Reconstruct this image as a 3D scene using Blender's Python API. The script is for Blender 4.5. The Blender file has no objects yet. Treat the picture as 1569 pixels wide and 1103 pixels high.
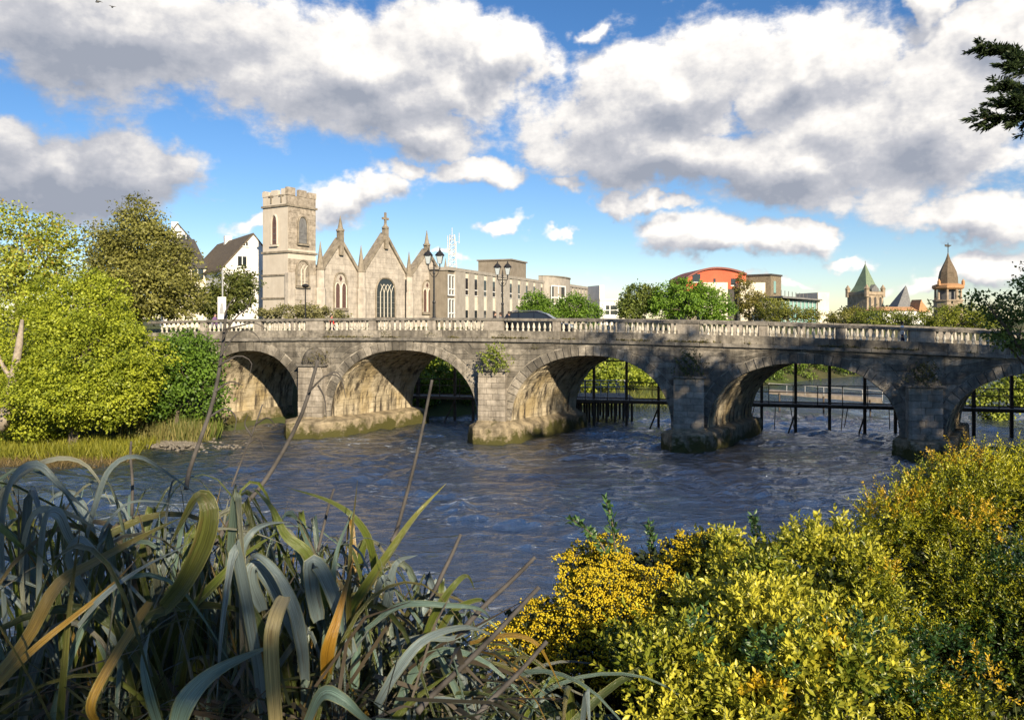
import bpy, bmesh, math, random
import numpy as np
from mathutils import Vector, Matrix
random.seed(7); RS = np.random.RandomState(11)
sc = bpy.context.scene
C = sc.collection
R = math.radians

# ---------------------------------------------------------------- camera
H, F, HOR, CX = 7.6, 1150.0, 488.0, 784.5      # eye height above the water, focal length and horizon in photo pixels
cam_d = bpy.data.cameras.new('camera'); cam = bpy.data.objects.new('camera', cam_d); C.objects.link(cam)
cam.location = (0, 0, H); cam.rotation_euler = (R(90), 0, 0)
cam_d.sensor_width = 36; cam_d.lens = F/1569*36; cam_d.shift_y = -(551.5-HOR)/1569
cam_d.clip_start = 0.1; cam_d.clip_end = 6000
sc.camera = cam
# ---------------------------------------------------------------- light
SUN_AZ, SUN_EL = 22.0, 25.0                     # degrees to the right of straight behind the camera, above the horizon
sdir = Vector((math.sin(R(SUN_AZ))*math.cos(R(SUN_EL)), -math.cos(R(SUN_AZ))*math.cos(R(SUN_EL)), math.sin(R(SUN_EL))))
sun_d = bpy.data.lights.new('sun', 'SUN'); sun = bpy.data.objects.new('sun', sun_d); C.objects.link(sun)
sun_d.energy = 5.0; sun_d.angle = R(0.6); sun_d.color = (1.0, .845, .61)
sun.rotation_euler = sdir.to_track_quat('Z', 'Y').to_euler(); sun.location = (30, -40, 60)
sc.view_settings.view_transform = 'Standard'; sc.view_settings.look = 'None'
sc.view_settings.exposure = 0.74; sc.view_settings.gamma = 1.0
sc.cycles.max_bounces = 6; sc.cycles.transparent_max_bounces = 6
sc.cycles.caustics_reflective = False; sc.cycles.caustics_refractive = False

# ---------------------------------------------------------------- sky with clouds
w = bpy.data.worlds.new('World'); sc.world = w; w.use_nodes = True
nt = w.node_tree; nt.nodes.clear()
def N(t, **k):
    n = nt.nodes.new(t)
    for a, b in k.items(): setattr(n, a, b)
    return n
def L(a, b): nt.links.new(a, b)
def M(op, a, b=None, c=None, clamp=False):
    n = N('ShaderNodeMath', operation=op); n.use_clamp = clamp
    for i, v in enumerate((a, b, c)):
        if v is None: continue
        if isinstance(v, (int, float)): n.inputs[i].default_value = v
        else: L(v, n.inputs[i])
    return n.outputs[0]
sky = N('ShaderNodeTexSky', sky_type='NISHITA'); sky.sun_disc = False
sky.sun_elevation = R(SUN_EL); sky.sun_rotation = math.atan2(sdir.x, sdir.y)
sky.air_density = 1.0; sky.dust_density = 0.0; sky.ozone_density = 2.2
tc = N('ShaderNodeTexCoord'); sep = N('ShaderNodeSeparateXYZ'); L(tc.outputs['Generated'], sep.inputs[0])
az = M('ARCTAN2', sep.outputs[0], sep.outputs[1]); el = M('ARCSINE', sep.outputs[2])
ae = N('ShaderNodeCombineXYZ'); L(az, ae.inputs[0]); L(el, ae.inputs[1])
CLOUDS = [  # photo pixel centre, half width, half height, weight, tilt
 (200,45,420,120,1.0,0),(560,110,290,125,1.15,-4),(760,95,110,75,.9,0),(640,205,190,60,.7,8),
 (110,255,240,82,1.05,4),(20,205,150,70,.6,0),
 (1010,150,260,120,1.15,-12),(1000,240,260,75,.9,4),(1220,250,300,85,.95,6),(1240,120,170,110,.9,-10),(1420,190,260,160,1.1,-8),
 (1430,25,60,60,.8,0),(1540,60,170,120,.9,0),
 (1110,362,170,42,1.0,2),(1290,388,60,16,.6,0),(740,275,85,34,.95,0),(760,342,70,17,.75,-8),(965,322,75,28,.7,0),(550,302,95,40,.8,4),
 (1500,335,200,40,.8,4),(1520,395,120,30,.9,-4),(1400,428,75,20,.6,0),(400,338,75,20,.6,-12),(905,50,50,30,.5,0),(880,285,60,22,.55,0),(1010,318,55,20,.6,0),(620,268,70,20,.5,-6),(480,330,60,20,.6,0),(1230,345,70,22,.65,4),(860,352,40,12,.45,0),(1180,430,70,10,.4,0),(690,395,50,8,.35,0)]
def field(off):
    """cloud density at a direction shifted by off (radians azimuth, elevation)"""
    v0 = N('ShaderNodeVectorMath', operation='ADD'); L(ae.outputs[0], v0.inputs[0]); v0.inputs[1].default_value = (off[0], off[1], 0)
    wn = N('ShaderNodeTexNoise'); wn.inputs['Scale'].default_value = 6.0; wn.inputs['Detail'].default_value = 5; wn.inputs['Roughness'].default_value = .62
    L(v0.outputs[0], wn.inputs['Vector'])
    ws = N('ShaderNodeVectorMath', operation='MULTIPLY_ADD'); L(wn.outputs['Color'], ws.inputs[0])
    ws.inputs[1].default_value = (.24, .13, 0); ws.inputs[2].default_value = (-.12, -.065, 0)
    v = N('ShaderNodeVectorMath', operation='ADD'); L(v0.outputs[0], v.inputs[0]); L(ws.outputs[0], v.inputs[1])
    tot = None
    for (px, py, hw, hh, wt, tilt) in CLOUDS:
        a = math.atan((px-CX)/F); e = math.atan((HOR-py)/F*math.cos(a))
        k = math.cos(a)
        mp = N('ShaderNodeMapping', vector_type='TEXTURE')
        mp.inputs['Location'].default_value = (a, e, 0); mp.inputs['Rotation'].default_value = (0, 0, R(-tilt))
        mp.inputs['Scale'].default_value = (hw/F*k*k*1.35, hh/F*k*1.35, 1)
        L(v.outputs[0], mp.inputs['Vector'])
        g = N('ShaderNodeTexGradient', gradient_type='QUADRATIC_SPHERE'); L(mp.outputs[0], g.inputs[0])
        q = M('MULTIPLY', g.outputs['Fac'], wt*1.9)
        tot = q if tot is None else M('MAXIMUM', tot, q)
    # the same kind of cloud all round the sky
    m1 = N('ShaderNodeMapping'); m1.inputs['Scale'].default_value = (1.0, 2.0, 1); L(v.outputs[0], m1.inputs['Vector'])
    big = N('ShaderNodeTexNoise'); big.inputs['Scale'].default_value = 2.6; big.inputs['Detail'].default_value = 2; L(m1.outputs[0], big.inputs['Vector'])
    rest = M('MULTIPLY', M('SUBTRACT', big.outputs[0], .50), 2.6)
    near = N('ShaderNodeMapRange'); L(M('ABSOLUTE', az), near.inputs[0])
    near.inputs[1].default_value = .62; near.inputs[2].default_value = .8
    hi = N('ShaderNodeMapRange'); L(el, hi.inputs[0]); hi.inputs[1].default_value = .38; hi.inputs[2].default_value = .55
    outm = M('MAXIMUM', near.outputs[0], hi.outputs[0])
    tot = M('MAXIMUM', tot, M('MULTIPLY', rest, outm))
    det = N('ShaderNodeTexNoise'); det.inputs['Scale'].default_value = 9; det.inputs['Detail'].default_value = 11; det.inputs['Roughness'].default_value = .62
    m2 = N('ShaderNodeMapping'); m2.inputs['Scale'].default_value = (1, 1.5, 1); L(v0.outputs[0], m2.inputs['Vector']); L(m2.outputs[0], det.inputs['Vector'])
    return M('ADD', tot, M('MULTIPLY', M('SUBTRACT', det.outputs[0], .5), 1.75)), det.outputs[0]
f0, d0 = field((0, 0)); f1, d1 = field((.010, .026))
al = N('ShaderNodeMapRange', interpolation_type='SMOOTHSTEP'); L(f0, al.inputs[0]); al.inputs[1].default_value = .13; al.inputs[2].default_value = .54
lit = M('ADD', M('MULTIPLY', M('SUBTRACT', f0, f1), .60), M('MULTIPLY_ADD', d0, .55, .215))
thick = N('ShaderNodeMapRange'); L(f0, thick.inputs[0]); thick.inputs[1].default_value = .5; thick.inputs[2].default_value = 1.9; thick.inputs[3].default_value = .14; thick.inputs[4].default_value = -.16
lit = M('ADD', lit, thick.outputs[0])
for (px, py, hw, hh, wt) in ((110, 250, 330, 130, .34), (120, 60, 300, 110, .22), (1050, 275, 330, 60, .16), (620, 225, 200, 50, .12)):   # clouds lying in the shade of others
    a = math.atan((px-CX)/F); e = math.atan((HOR-py)/F*math.cos(a)); mp = N('ShaderNodeMapping', vector_type='TEXTURE'); mp.inputs['Location'].default_value = (a, e, 0); mp.inputs['Scale'].default_value = (hw/F, hh/F, 1); L(ae.outputs[0], mp.inputs['Vector'])
    g = N('ShaderNodeTexGradient', gradient_type='SPHERICAL'); L(mp.outputs[0], g.inputs[0]); lit = M('SUBTRACT', lit, M('MULTIPLY', g.outputs['Fac'], wt*1.5))
lit = M('ADD', lit, .07, clamp=True)
cr = N('ShaderNodeValToRGB'); L(lit, cr.inputs[0])
cr.color_ramp.elements[0].position = .12; cr.color_ramp.elements[0].color = (.275, .30, .36, 1)
cr.color_ramp.elements[1].position = .95; cr.color_ramp.elements[1].color = (.90, .86, .81, 1)
e = cr.color_ramp.elements.new(.5); e.color = (.455, .46, .495, 1)
e = cr.color_ramp.elements.new(.72); e.color = (.68, .66, .645, 1)
hs = N('ShaderNodeHueSaturation'); hs.inputs['Saturation'].default_value = 1.22
tn = N('ShaderNodeVectorMath', operation='MULTIPLY'); L(sky.outputs[0], tn.inputs[0]); tn.inputs[1].default_value = (.97, .985, 1.10); L(tn.outputs[0], hs.inputs['Color'])
bg1 = N('ShaderNodeBackground'); L(hs.outputs[0], bg1.inputs[0]); bg1.inputs[1].default_value = 0.070
bg2 = N('ShaderNodeBackground'); L(cr.outputs[0], bg2.inputs[0]); bg2.inputs[1].default_value = 0.79
up = N('ShaderNodeMapRange'); L(el, up.inputs[0]); up.inputs[1].default_value = -.01; up.inputs[2].default_value = .03
mx = N('ShaderNodeMixShader'); L(M('MULTIPLY', al.outputs[0], up.outputs[0]), mx.inputs[0]); L(bg1.outputs[0], mx.inputs[1]); L(bg2.outputs[0], mx.inputs[2])
wo = N('ShaderNodeOutputWorld'); L(mx.outputs[0], wo.inputs[0])
w.cycles.sampling_method = 'MANUAL'; w.cycles.sample_map_resolution = 512

# ---------------------------------------------------------------- helpers
def P(px, py, Y):
    """the point at distance Y seen at photo pixel px, py"""
    return Vector(((px-CX)/F*Y, Y, H-(py-HOR)/F*Y))
def tag(o, label=None, cat=None, group=None, kind=None):
    for k, v in (('label', label), ('category', cat), ('group', group), ('kind', kind)):
        if v: o[k] = v
    return o
LOC = {}
def thing(name, label, cat, loc, group=None):
    o = bpy.data.objects.new(name, None); C.objects.link(o); o.location = loc; o.empty_display_size = .3
    LOC[o.name] = Vector(loc)
    return tag(o, label, cat, group)
def link(name, me, parent=None):
    o = bpy.data.objects.new(name, me); C.objects.link(o)
    if parent is not None:
        o.parent = parent
        if parent.type == 'EMPTY': o.matrix_parent_inverse = Matrix.Translation(-LOC[parent.name])
    return o
class MB:
    """collects shapes in local coordinates; T maps them into the world"""
    def __init__(s, T=None): s.v = []; s.f = []; s.T = T or (lambda a, b, c: (a, b, c))
    def add(s, vs, fs):
        n = len(s.v); s.v += [tuple(s.T(*p)) for p in vs]; s.f += [tuple(i+n for i in f) for f in fs]; return s
    def hexa(s, a, b):
        """a: four corners of one face, b: the four opposite"""
        return s.add(list(a)+list(b), [(3,2,1,0),(4,5,6,7),(0,1,5,4),(1,2,6,5),(2,3,7,6),(3,0,4,7)])
    def box(s, x0, x1, y0, y1, z0, z1):
        return s.hexa([(x0,y0,z0),(x1,y0,z0),(x1,y1,z0),(x0,y1,z0)], [(x0,y0,z1),(x1,y0,z1),(x1,y1,z1),(x0,y1,z1)])
    def prism(s, poly, o0, o1):
        """poly of (a, c) extruded along b"""
        n = len(poly)
        return s.add([(a, o0, c) for a, c in poly]+[(a, o1, c) for a, c in poly],
                     [tuple(range(n)), tuple(range(2*n-1, n-1, -1))]+[((i+1) % n, i, n+i, n+(i+1) % n) for i in range(n)])
    def slab(s, poly, z0, z1):
        """poly of (a, b) extruded up"""
        n = len(poly)
        return s.add([(a, b, z0) for a, b in poly]+[(a, b, z1) for a, b in poly],
                     [tuple(range(n-1, -1, -1)), tuple(range(n, 2*n))]+[(i, (i+1) % n, n+(i+1) % n, n+i) for i in range(n)])
    def lathe(s, c, prof, n=8, rot=0):
        """prof: (radius, z) pairs about the point c"""
        vs = []; fs = []
        for r, z in prof:
            for k in range(n):
                a = rot+2*math.pi*k/n; vs.append((c[0]+r*math.cos(a), c[1]+r*math.sin(a), c[2]+z))
        for j in range(len(prof)-1):
            for k in range(n):
                fs.append((j*n+k, j*n+(k+1) % n, (j+1)*n+(k+1) % n, (j+1)*n+k))
        fs.append(tuple(range(n-1, -1, -1))); fs.append(tuple(range((len(prof)-1)*n, len(prof)*n)))
        return s.add(vs, fs)
    def tube(s, pts, rad, n=6, cap=True):
        pts = [Vector(s.T(*p)) for p in pts]; T, s.T = s.T, (lambda a, b, c: (a, b, c))
        if isinstance(rad, (int, float)): rad = [rad]*len(pts)
        vs = []; fs = []; ref = None
        for i, p in enumerate(pts):
            d = (pts[min(i+1, len(pts)-1)]-pts[max(i-1, 0)]).normalized()
            if ref is None: ref = d.orthogonal().normalized()
            a = (ref-d*ref.dot(d)).normalized(); ref = a; b = d.cross(a)
            for k in range(n):
                t = 2*math.pi*k/n; q = p+(a*math.cos(t)+b*math.sin(t))*rad[i]; vs.append(tuple(q))
        for j in range(len(pts)-1):
            for k in range(n): fs.append((j*n+k, j*n+(k+1) % n, (j+1)*n+(k+1) % n, (j+1)*n+k))
        if cap: fs.append(tuple(range(n-1, -1, -1))); fs.append(tuple(range((len(pts)-1)*n, len(pts)*n)))
        s.add(vs, fs); s.T = T; return s
    def build(s, name, m, parent=None, smooth=False, bevel=0, fix=True):
        me = bpy.data.meshes.new(name); me.from_pydata(s.v, [], s.f)
        if fix or bevel:
            bm = bmesh.new(); bm.from_mesh(me)
            bmesh.ops.recalc_face_normals(bm, faces=bm.faces)
            if bevel: bmesh.ops.bevel(bm, geom=[e for e in bm.edges if e.is_manifold and e.calc_face_angle(0) > .5], offset=bevel, segments=1, affect='EDGES', profile=.5)
            bm.to_mesh(me); bm.free()
        me.materials.append(m)
        if smooth: me.shade_smooth()
        return link(name, me, parent)
def fast_mesh(name, V, Fc, m, parent=None, col=None, uv=None, smooth=False):
    """V (n,3), Fc (m,k) numpy arrays, col (n,3) per vertex"""
    me = bpy.data.meshes.new(name); V = np.ascontiguousarray(V, dtype=np.float32); Fc = np.ascontiguousarray(Fc, dtype=np.int32)
    k = Fc.shape[1]; me.vertices.add(len(V)); me.vertices.foreach_set('co', V.ravel())
    me.loops.add(Fc.size); me.loops.foreach_set('vertex_index', Fc.ravel())
    me.polygons.add(len(Fc)); me.polygons.foreach_set('loop_start', np.arange(0, Fc.size, k, dtype=np.int32))
    if col is not None:
        a = me.attributes.new('tint', 'FLOAT_COLOR', 'POINT'); c4 = np.ones((len(V), 4), np.float32); c4[:, :3] = col; a.data.foreach_set('color', c4.ravel())
    if uv is not None:
        u = me.uv_layers.new(name='UVMap'); u.data.foreach_set('uv', np.ascontiguousarray(uv[Fc.ravel()], dtype=np.float32).ravel())
    me.update(calc_edges=True); me.validate()
    me.materials.append(m)
    if smooth: me.shade_smooth()
    return link(name, me, parent)
def unit(a): return a/np.maximum(np.linalg.norm(a, axis=-1, keepdims=True), 1e-9)
LEAF = (np.array([[0,0,0],[.5,.45,.10],[0,1,0],[-.5,.45,.10],[0,.5,-.05]], float), np.array([[0,1,4],[1,2,4],[2,3,4],[3,0,4]]))
QUAD = (np.array([[0,0,0],[.5,.5,.08],[0,1,0],[-.5,.5,.08]], float), np.array([[0,1,2,3]]))
def leaves(name, pos, axis, size, colr, m, parent=None, tmpl=QUAD, width=.6, up=None, flat=.0):
    """one small leaf face at every pos, pointing along axis"""
    n = len(pos); tv, tf = tmpl; a = unit(np.asarray(axis, float)); r = RS.normal(size=(n, 3))
    if up is not None: r = r*(1-flat)+np.asarray(up)*flat*2
    nz = unit(r-(r*a).sum(1, keepdims=True)*a); x = np.cross(a, nz)
    s = np.asarray(size, float).reshape(-1, 1, 1)*np.ones((n, 1, 1))
    V = pos[:, None, :]+s*(tv[None, :, 0:1]*width*x[:, None, :]+tv[None, :, 1:2]*a[:, None, :]+tv[None, :, 2:3]*nz[:, None, :])
    k = len(tv); Fc = (tf[None]+np.arange(n)[:, None, None]*k).reshape(-1, tf.shape[1])
    return fast_mesh(name, V.reshape(-1, 3), Fc, m, parent, col=np.repeat(colr, k, axis=0))

# ---------------------------------------------------------------- materials
def new_mat(name):
    m = bpy.data.materials.new(name); m.use_nodes = True; t = m.node_tree
    return m, t, t.nodes['Principled BSDF']
def mat(name, c1, c2=None, scale=3.0, rough=.85, bump=.0, bscale=None, streak=0.0, streak_c=None, sr=(.48, .68), rnd=.0, moss=None, moss_z=None, metal=0, spec=.3, low=None):
    """procedural surface: two colours mixed by noise, run-off streaks, per-piece variation, moss blotches"""
    m, t, b = new_mat(name); nn = t.nodes.new; lk = t.links.new
    g = nn('ShaderNodeNewGeometry')
    n1 = nn('ShaderNodeTexNoise'); n1.inputs['Scale'].default_value = scale; n1.inputs['Detail'].default_value = 8; n1.inputs['Roughness'].default_value = .65
    lk(g.outputs['Position'], n1.inputs['Vector'])
    rp = nn('ShaderNodeValToRGB'); lk(n1.outputs[0], rp.inputs[0]); rp.color_ramp.elements[0].position = .34; rp.color_ramp.elements[1].position = .66
    rp.color_ramp.elements[0].color = (*c1, 1); rp.color_ramp.elements[1].color = (*(c2 or c1), 1); out = rp.outputs[0]
    if low:   # broad patches of another tone
        n5 = nn('ShaderNodeTexNoise'); n5.inputs['Scale'].default_value = low[1]; n5.inputs['Detail'].default_value = 5; lk(g.outputs['Position'], n5.inputs['Vector'])
        r5 = nn('ShaderNodeMapRange'); lk(n5.outputs[0], r5.inputs[0]); r5.inputs[1].default_value = .45; r5.inputs[2].default_value = .62; r5.inputs[4].default_value = low[2]
        x = nn('ShaderNodeMix'); x.data_type = 'RGBA'; lk(r5.outputs[0], x.inputs[0]); lk(out, x.inputs[6]); x.inputs[7].default_value = (*low[0], 1); out = x.outputs[2]
    if streak:
        mp = nn('ShaderNodeMapping'); mp.inputs['Scale'].default_value = (1.5, 1.5, .13); lk(g.outputs['Position'], mp.inputs['Vector'])
        n2 = nn('ShaderNodeTexNoise'); n2.inputs['Scale'].default_value = 1.6; n2.inputs['Detail'].default_value = 6; n2.inputs['Roughness'].default_value = .7; lk(mp.outputs[0], n2.inputs['Vector'])
        r2 = nn('ShaderNodeMapRange'); lk(n2.outputs[0], r2.inputs[0]); r2.inputs[1].default_value = sr[0]; r2.inputs[2].default_value = sr[1]; r2.inputs[4].default_value = streak
        x = nn('ShaderNodeMix'); x.data_type = 'RGBA'; lk(r2.outputs[0], x.inputs[0]); lk(out, x.inputs[6]); x.inputs[7].default_value = (*(streak_c or (.04, .036, .03)), 1); out = x.outputs[2]
    if moss:
        n3 = nn('ShaderNodeTexNoise'); n3.inputs['Scale'].default_value = 1.3; n3.inputs['Detail'].default_value = 9; n3.inputs['Roughness'].default_value = .7; lk(g.outputs['Position'], n3.inputs['Vector'])
        fac = n3.outputs[0]
        if moss_z:   # growth is thickest near the water line
            sp = nn('ShaderNodeSeparateXYZ'); lk(g.outputs['Position'], sp.inputs[0])
            r4 = nn('ShaderNodeMapRange'); lk(sp.outputs[2], r4.inputs[0]); r4.inputs[1].default_value = 0; r4.inputs[2].default_value = moss_z; r4.inputs[3].default_value = .22; r4.inputs[4].default_value = -.3
            ad = nn('ShaderNodeMath'); ad.operation = 'ADD'; lk(fac, ad.inputs[0]); lk(r4.outputs[0], ad.inputs[1]); fac = ad.outputs[0]
        r3 = nn('ShaderNodeMapRange'); lk(fac, r3.inputs[0]); r3.inputs[1].default_value = .5; r3.inputs[2].default_value = .62
        x = nn('ShaderNodeMix'); x.data_type = 'RGBA'; lk(r3.outputs[0], x.inputs[0]); lk(out, x.inputs[6]); x.inputs[7].default_value = (*moss, 1); out = x.outputs[2]
    if rnd:
        oi = nn('ShaderNodeObjectInfo'); r = nn('ShaderNodeMapRange'); lk(oi.outputs['Random'], r.inputs[0]); r.inputs[3].default_value = 1-rnd; r.inputs[4].default_value = 1+rnd
        x = nn('ShaderNodeVectorMath'); x.operation = 'SCALE'; lk(out, x.inputs[0]); lk(r.outputs[0], x.inputs['Scale']); out = x.outputs[0]
    lk(out, b.inputs['Base Color']); b.inputs['Roughness'].default_value = rough; b.inputs['Metallic'].default_value = metal
    b.inputs['Specular IOR Level'].default_value = spec
    if bump:
        n4 = nn('ShaderNodeTexNoise'); n4.inputs['Scale'].default_value = bscale or scale*3; n4.inputs['Detail'].default_value = 8; n4.inputs['Roughness'].default_value = .7; lk(g.outputs['Position'], n4.inputs['Vector'])
        bp = nn('ShaderNodeBump'); bp.inputs['Strength'].default_value = 1; bp.inputs['Distance'].default_value = bump; lk(n4.outputs[0], bp.inputs['Height']); lk(bp.outputs[0], b.inputs['Normal'])
    return m
def leaf_mat(name, rough=.5, trans=.35, spec=.35):
    m, t, b = new_mat(name); nn = t.nodes.new; lk = t.links.new
    a = nn('ShaderNodeAttribute'); a.attribute_name = 'tint'
    lk(a.outputs['Color'], b.inputs['Base Color']); b.inputs['Roughness'].default_value = rough; b.inputs['Specular IOR Level'].default_value = spec
    tr = nn('ShaderNodeBsdfTranslucent'); lk(a.outputs['Color'], tr.inputs[0])
    x = nn('ShaderNodeMixShader'); x.inputs[0].default_value = trans; lk(b.outputs[0], x.inputs[1]); lk(tr.outputs[0], x.inputs[2])
    lk(x.outputs[0], t.nodes['Material Output'].inputs[0]); return m
def glass_mat(name, c, rough=.08):
    m, t, b = new_mat(name); b.inputs['Base Color'].default_value = (*c, 1); b.inputs['Roughness'].default_value = rough; b.inputs['Specular IOR Level'].default_value = .8; return m
MAT = {}
MAT['stone'] = mat('bridge stone', (.115,.105,.09), (.345,.31,.26), 3.2, .9, .035, 9, streak=.75, streak_c=(.05,.044,.036), rnd=.34, low=((.085,.078,.066), .30, .7))
MAT['shaft'] = mat('pier stone', (.21,.185,.15), (.40,.355,.30), 2.6, .9, .025, 9, streak=.5, streak_c=(.07,.06,.05), rnd=.22, moss=(.045,.045,.02), moss_z=2.6)
MAT['mortar'] = mat('mortar', (.20,.18,.15), (.42,.385,.33), 5, .95, .02)
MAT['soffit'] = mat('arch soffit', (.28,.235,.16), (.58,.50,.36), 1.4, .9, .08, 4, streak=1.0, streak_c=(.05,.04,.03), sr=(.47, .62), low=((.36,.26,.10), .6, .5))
MAT['footing'] = mat('mossy footing', (.14,.115,.075), (.40,.33,.22), 1.8, .8, .07, 6, streak=.6, streak_c=(.035,.03,.02), moss=(.065,.062,.016), moss_z=2.0)
MAT['coping'] = mat('weathered coping', (.10,.092,.082), (.26,.24,.21), 3, .9, .015, 14, streak=.5, rnd=.15)
MAT['baluster'] = mat('limestone baluster', (.36,.33,.27), (.68,.64,.56), 5, .8, .006, 20, rnd=.18)
MAT['die'] = mat('parapet die', (.22,.195,.165), (.42,.38,.33), 3, .9, .015, 14, streak=.6, rnd=.1)
MAT['asphalt'] = mat('asphalt', (.045,.045,.048), (.065,.065,.065), 8, .9)
MAT['church'] = mat('church stone', (.33,.295,.255), (.53,.475,.41), 1.1, .9, .015, 8, streak=.45, streak_c=(.17,.145,.12), rnd=.07)
MAT['church_dark'] = mat('rough church stone', (.22,.185,.145), (.46,.40,.33), 2.4, .9, .03, 7, streak=.3, rnd=.12)
MAT['church_trim'] = mat('church trim', (.17,.145,.11), (.33,.285,.225), 1.6, .9, .01, 8, streak=.3)
MAT['render'] = mat('tower render', (.52,.46,.385), (.60,.54,.46), .7, .9, .004, 12, streak=.22, streak_c=(.30,.26,.2))
MAT['slate'] = mat('slate', (.045,.042,.042), (.085,.078,.072), 2.5, .7, .01, 12)
MAT['glass'] = glass_mat('window glass', (.02,.025,.03))
MAT['redglass'] = mat('red window', (.085,.045,.04), (.14,.085,.075), 4, .4)
MAT['white'] = mat('white paint', (.70,.69,.66), (.80,.79,.77), .8, .8)
MAT['cream'] = mat('cream render', (.66,.60,.47), (.74,.69,.57), .6, .9)
MAT['concrete'] = mat('grey concrete', (.30,.272,.235), (.41,.375,.33), .9, .9, .006, 10, streak=.3, streak_c=(.15,.13,.11), rnd=.06)
MAT['concrete2'] = mat('brown concrete', (.20,.172,.135), (.27,.235,.19), .9, .9, .006, 10, streak=.3, streak_c=(.12,.1,.085))
MAT['panelwhite'] = mat('pale infill', (.62,.57,.47), (.72,.68,.58), 1, .7)
MAT['red'] = mat('red cladding', (.50,.10,.05), (.58,.13,.065), .5, .75)
MAT['redroof'] = mat('dark red roof', (.20,.075,.06), (.27,.1,.08), .5, .7)
MAT['rubble'] = mat('rubble stone', (.14,.11,.075), (.28,.235,.165), 3, .9, .02, 6)
MAT['greenglass'] = glass_mat('green glass', (.20,.36,.33), .15)
MAT['copper'] = mat('green copper', (.13,.18,.12), (.20,.26,.17), 1.5, .6)
MAT['spire'] = mat('brown spire', (.11,.082,.055), (.19,.145,.10), 1.5, .8)
MAT['leadspire'] = mat('grey lead', (.12,.12,.125), (.2,.2,.2), 2, .7)
MAT['farstone'] = mat('far stone', (.22,.17,.12), (.42,.34,.25), 1.2, .9)
MAT['orange'] = mat('orange tiles', (.36,.19,.09), (.5,.29,.15), 2, .8)
MAT['iron'] = mat('black iron', (.012,.012,.013), (.022,.022,.024), 5, .45, spec=.5)
MAT['steel'] = mat('weir steel', (.055,.042,.033), (.12,.095,.075), 3, .75, .004, 20)
MAT['rail'] = mat('galvanised rail', (.30,.31,.32), (.42,.43,.44), 4, .5)
MAT['timber'] = mat('weathered decking', (.20,.17,.14), (.33,.29,.25), 4, .85)
MAT['mast'] = mat('mast', (.5,.5,.5), (.62,.62,.62), 4, .5)
MAT['lampglass'] = glass_mat('lantern glass', (.42,.48,.52), .2)
MAT['carpaint'] = glass_mat('black car paint', (.012,.013,.016), .18)
MAT['tyre'] = mat('tyre', (.015,.015,.015), None, 3, .8)
MAT['alloy'] = mat('alloy', (.4,.4,.42), None, 3, .3, metal=.8)
MAT['bark'] = mat('bark', (.09,.072,.052), (.19,.16,.125), 6, .9, .02, 20)
MAT['twig'] = mat('dry stalk', (.035,.031,.028), (.105,.096,.09), 9, .8, .003, 60)
MAT['soil'] = mat('bank soil', (.045,.05,.02), (.10,.095,.04), .8, .95, .08, 2, low=((.06,.085,.02), .12, .9))
MAT['gravel'] = mat('gravel bar', (.12,.105,.085), (.26,.235,.20), 9, .9, .05, 14)
MAT['leaf'] = leaf_mat('foliage')
MAT['gloss'] = leaf_mat('shrub leaf', .38, .25, .45)
MAT['petal'] = leaf_mat('flower heads', .7, .2, .2)
# ================================================================ ground and river
FAR = [(-400,-60),(-120,10),(-60,30),(-34,40.5),(-24,43.5),(-20.5,46),(-19.5,51),(-14,57),(-5,58.5),(5,64),(14,72),(40,95),(90,128),(400,240)]
NEAR = [(400,190),(120,112),(60,72),(42,50),(36,38),(28,29),(15,20),(4,16),(-40,13),(-120,-20),(-400,-120)]
POLY = np.array(FAR+NEAR, float)
def river_dist(X, Y):
    """distance to the water's edge, negative in the river; and whether the far edge is the closer one"""
    p = np.stack([X, Y], -1).astype(float); a = POLY; b = np.roll(POLY, -1, 0)
    dmin = np.full(X.shape, 1e9); idx = np.zeros(X.shape, int); ins = np.zeros(X.shape, bool)
    for i in range(len(a)):
        ab = b[i]-a[i]; t = np.clip(((p-a[i])@ab)/(ab@ab), 0, 1); d = np.linalg.norm(p-(a[i]+t[..., None]*ab), axis=-1)
        q = d < dmin; dmin = np.where(q, d, dmin); idx = np.where(q, i, idx)
        c = (a[i, 1] > p[..., 1]) != (b[i, 1] > p[..., 1])
        xx = ab[0]*(p[..., 1]-a[i, 1])/(ab[1] if abs(ab[1]) > 1e-9 else 1e-9)+a[i, 0]
        ins ^= c & (p[..., 0] < xx)
    return np.where(ins, -dmin, dmin), idx < len(FAR)-1
def ground_h(X, Y):
    X = np.asarray(X, float); Y = np.asarray(Y, float); d, far = river_dist(X, Y)
    hf = np.interp(d, [-3, 0, 1.5, 4, 11, 30], [-1.5, -.08, .35, 1.3, 5.9, 6.3]); hn = np.interp(d, [-3, 0, 3, 11, 13.5, 40], [-1.5, -.05, 1.0, 5.0, 5.9, 6.3])
    hl = np.interp(d, [-3, 0, 3, 9, 16, 40], [-1.5, -.08, .35, .9, 5.0, 6.3])   # the low left bank in front of the bridge
    wl = np.clip((44-Y-(X+20)*.2)/3, 0, 1)*(X < -12)
    h = np.where(far, hf*(1-wl)+hl*wl, hn)
    return h+.12*np.sin(X*.9+np.sin(Y*.7))*np.clip(d/3, 0, 1)
def gz(x, y): return float(ground_h(np.array([x]), np.array([y]))[0])
def axis_pts(lo, a, b, hi, step):
    mid = list(np.arange(a, b+1e-6, step)); l = [a]; r = [b]; k = step
    while l[-1] > lo: k *= 1.35; l.append(max(lo, l[-1]-k))
    k = step
    while r[-1] < hi: k *= 1.35; r.append(min(hi, r[-1]+k))
    return np.array(l[:0:-1]+mid+r[1:])
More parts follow.
